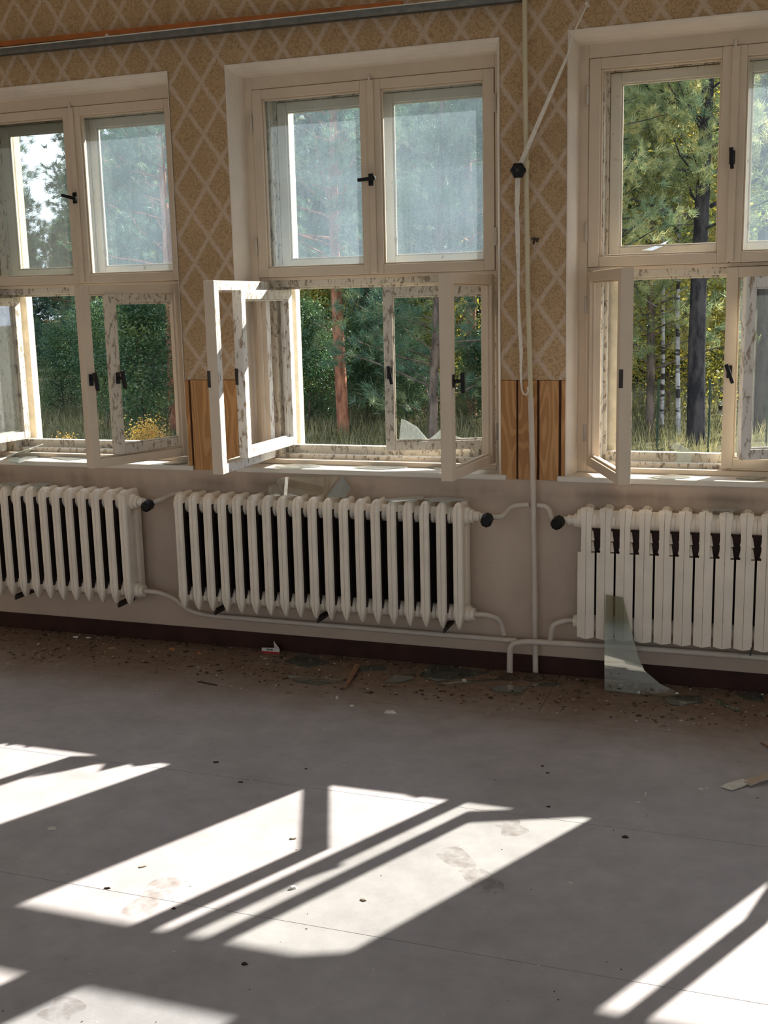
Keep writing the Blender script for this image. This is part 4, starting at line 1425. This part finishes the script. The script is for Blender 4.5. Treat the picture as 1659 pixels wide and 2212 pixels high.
shrub_o = make_tree('leafy_shrub', 53, 1.6, 0.02, 0.05, 0.7, 40, 10, 'birch', M['grey_bark'], M['leaf_orange'], 0.02, nper=8, leafsize=0.06)
used = set()
def get(t):
    if t.name in used: return copy_tree(t)
    used.add(t.name)
    return t
def put_n(t, *a, **k): return put(get(t), *a, **k)
GT = 'trees in the forest outside'
GB = 'bushes outside the windows'
# trunks that stand out
put_n(tall[0], 735, 11.8, 0.4, 0.95, 'reddish pine trunk left of centre in the middle window', group=GT)
put_n(tall[0], 1015, 14.5, 2.1, 0.95, 'pine trunk behind the right casement of the middle window', group=GT)
put_n(tall[0], 374, 12.0, 4.1, 0.9, 'reddish pine trunk at the right edge of the left window', group=GT)
put_n(tall[0], 205, 17.0, 5.1, 0.70, 'slim dark pine trunk in the centre of the left window', group=GT)
put_n(tall[1], 1508, 11.3, 0.2, 0.95, 'thick dark pine trunk in the lower left half of the right window', group=GT)
put_n(tall[1], 1640, 12.8, 3.2, 1.0, 'thick dark pine trunk at the right edge of the right window', group=GT)
# young pines with low boughs
put_n(young[0], 935, 10.0, 0.5, 0.95, 'young pine filling the right half of the middle window', group=GT)
put_n(young[1], 560, 17.0, 1.9, 1.05, 'bushy pine at the left edge of the middle window', group=GT)
put_n(young[0], 330, 15.0, 2.9, 1.05, 'bushy pine behind the right half of the left window', group=GT)
put_n(young[1], 5, 15.5, 0.9, 1.05, 'bushy pine at the left picture edge in the left window', group=GT)
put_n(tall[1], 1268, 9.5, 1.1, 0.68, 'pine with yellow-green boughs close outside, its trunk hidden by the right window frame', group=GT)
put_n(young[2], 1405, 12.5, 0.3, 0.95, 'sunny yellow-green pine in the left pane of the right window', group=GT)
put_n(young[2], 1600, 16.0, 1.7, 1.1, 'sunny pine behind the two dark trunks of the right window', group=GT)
put_n(young[1], 830, 16.5, 3.6, 1.2, 'pine standing behind the centre post of the middle window', group=GT)
put_n(birch, 1470, 12.2, 0.2, 1.0, 'right one of two slender white birches in the right window', group=GT)
put_n(birch, 1428, 12.8, 2.0, 0.95, 'left one of two slender white birches in the right window', group=GT)
put_n(birch, 1560, 15.5, 4.0, 1.1, 'yellow birch between the two dark trunks of the right window', group=GT)
put_n(birch, 1660, 17.5, 1.0, 1.2, 'yellow birch at the far right behind the dark trunk', group=GT)
# bushes
put_n(shrub, 300, 11.0, 0.3, 0.80, 'green bush in the lower right of the left window', 'bush', GB)
put_n(shrub, 225, 12.5, 1.3, 0.75, 'green bush behind the open casements of the left window', 'bush', GB)
put_n(shrub, 668, 12.2, 2.3, 0.72, 'green bush in the lower left of the middle window', 'bush', GB)
put_n(shrub, 790, 13.8, 0.8, 0.62, 'green bush beside the reddish trunk of the middle window', 'bush', GB)
put_n(shrub_y, 690, 15.0, 1.1, 1.0, 'yellowing bush behind the reddish trunk of the middle window', 'bush', GB)
put_n(shrub_y, 1440, 16.0, 0.5, 1.1, 'yellow-leaved bush behind the birches', 'bush', GB)
put_n(shrub_y, 1580, 15.0, 2.5, 1.1, 'yellow-leaved bush between the dark trunks', 'bush', GB)
put_n(shrub_y, 970, 15.0, 4.5, 1.0, 'yellowing bush behind the broken pane of the middle window', 'bush', GB)
put_n(shrub, 880, 13.0, 3.8, 0.5, 'low green bush under the young pine of the middle window', 'bush', GB)
put_n(shrub, 1040, 13.5, 5.8, 0.55, 'low green bush at the right edge of the middle window', 'bush', GB)
put_n(shrub, 130, 13.5, 5.2, 0.6, 'green bush in the lower left of the left window', 'bush', GB)
put_n(shrub_o, 312, 6.5, 0.5, 0.42, 'small orange and yellow bush close outside the left window', 'bush', GB)
put_n(shrub_o, 120, 6.0, 2.5, 0.34, 'small yellow sprig close outside the left window', 'bush', GB)
# the forest behind
rr = random.Random(5)
FAR = 'dark tree standing far back in the forest'
FG = 'dark trees far back in the forest'
k = 0
for row, (Y, step) in enumerate(((22, 150), (27, 115), (33, 95), (40, 80))):
    px = -120 + 40 * row
    while px < 1800:
        if True:
            t = spruce if rr.random() < 0.6 else rr.choice(young + tall)
            put_n(t, px + rr.uniform(-25, 25), Y + rr.uniform(-2, 2), rr.uniform(0, 6.28), ((1.6 + 0.085 * (Y + 5.5)) / 10.0 if 20 < px < 240 else (rr.uniform(0.7, 0.95) if Y < 26 else rr.uniform(0.8, 1.15))), FAR, 'tree', FG)
        px += step
# grass outside the right window
rng = np.random.RandomState(8)
n = 60000
gx = rng.uniform(-17, 9, n); gy = rng.uniform(5, 20, n)
h = rng.uniform(0.08, 0.32, n); an = rng.uniform(0, 6.28, n)
base = np.stack([gx, gy, np.full(n, GZ - 0.03)], 1)
sx = np.stack([np.cos(an), np.sin(an), np.zeros(n)], 1) * 0.009
tip = base + np.stack([rng.normal(0, 0.08, n), rng.normal(0, 0.08, n), h + 0.03], 1)
V = np.stack([base + sx, base - sx, tip], 1).reshape(-1, 3)
me = tri_mesh('grass', V, np.arange(3 * n).reshape(-1, 3), M['grass'])
o = bpy.data.objects.new('grass', me)
COL.objects.link(o)
o['kind'] = 'stuff'
tag(o, 'dry grass covering the ground outside the windows', 'grass')
# fence
for i, px in enumerate((1421, 1532, 1657)):
    p = on_wall(px, 900, 10.4)
    q = MB().box(-0.012, 0.012, -0.012, 0.012, 0.0, 1.0).build('fence_post', M['fence'], None, 0.003, (p.x, 10.4, GZ - 0.05))
    tag(q, ('leftmost slim green fence post outside the right window', 'slim green fence post right of the thick dark trunk', 'slim green fence post at the right picture edge')[i], 'fence post', 'green fence posts')
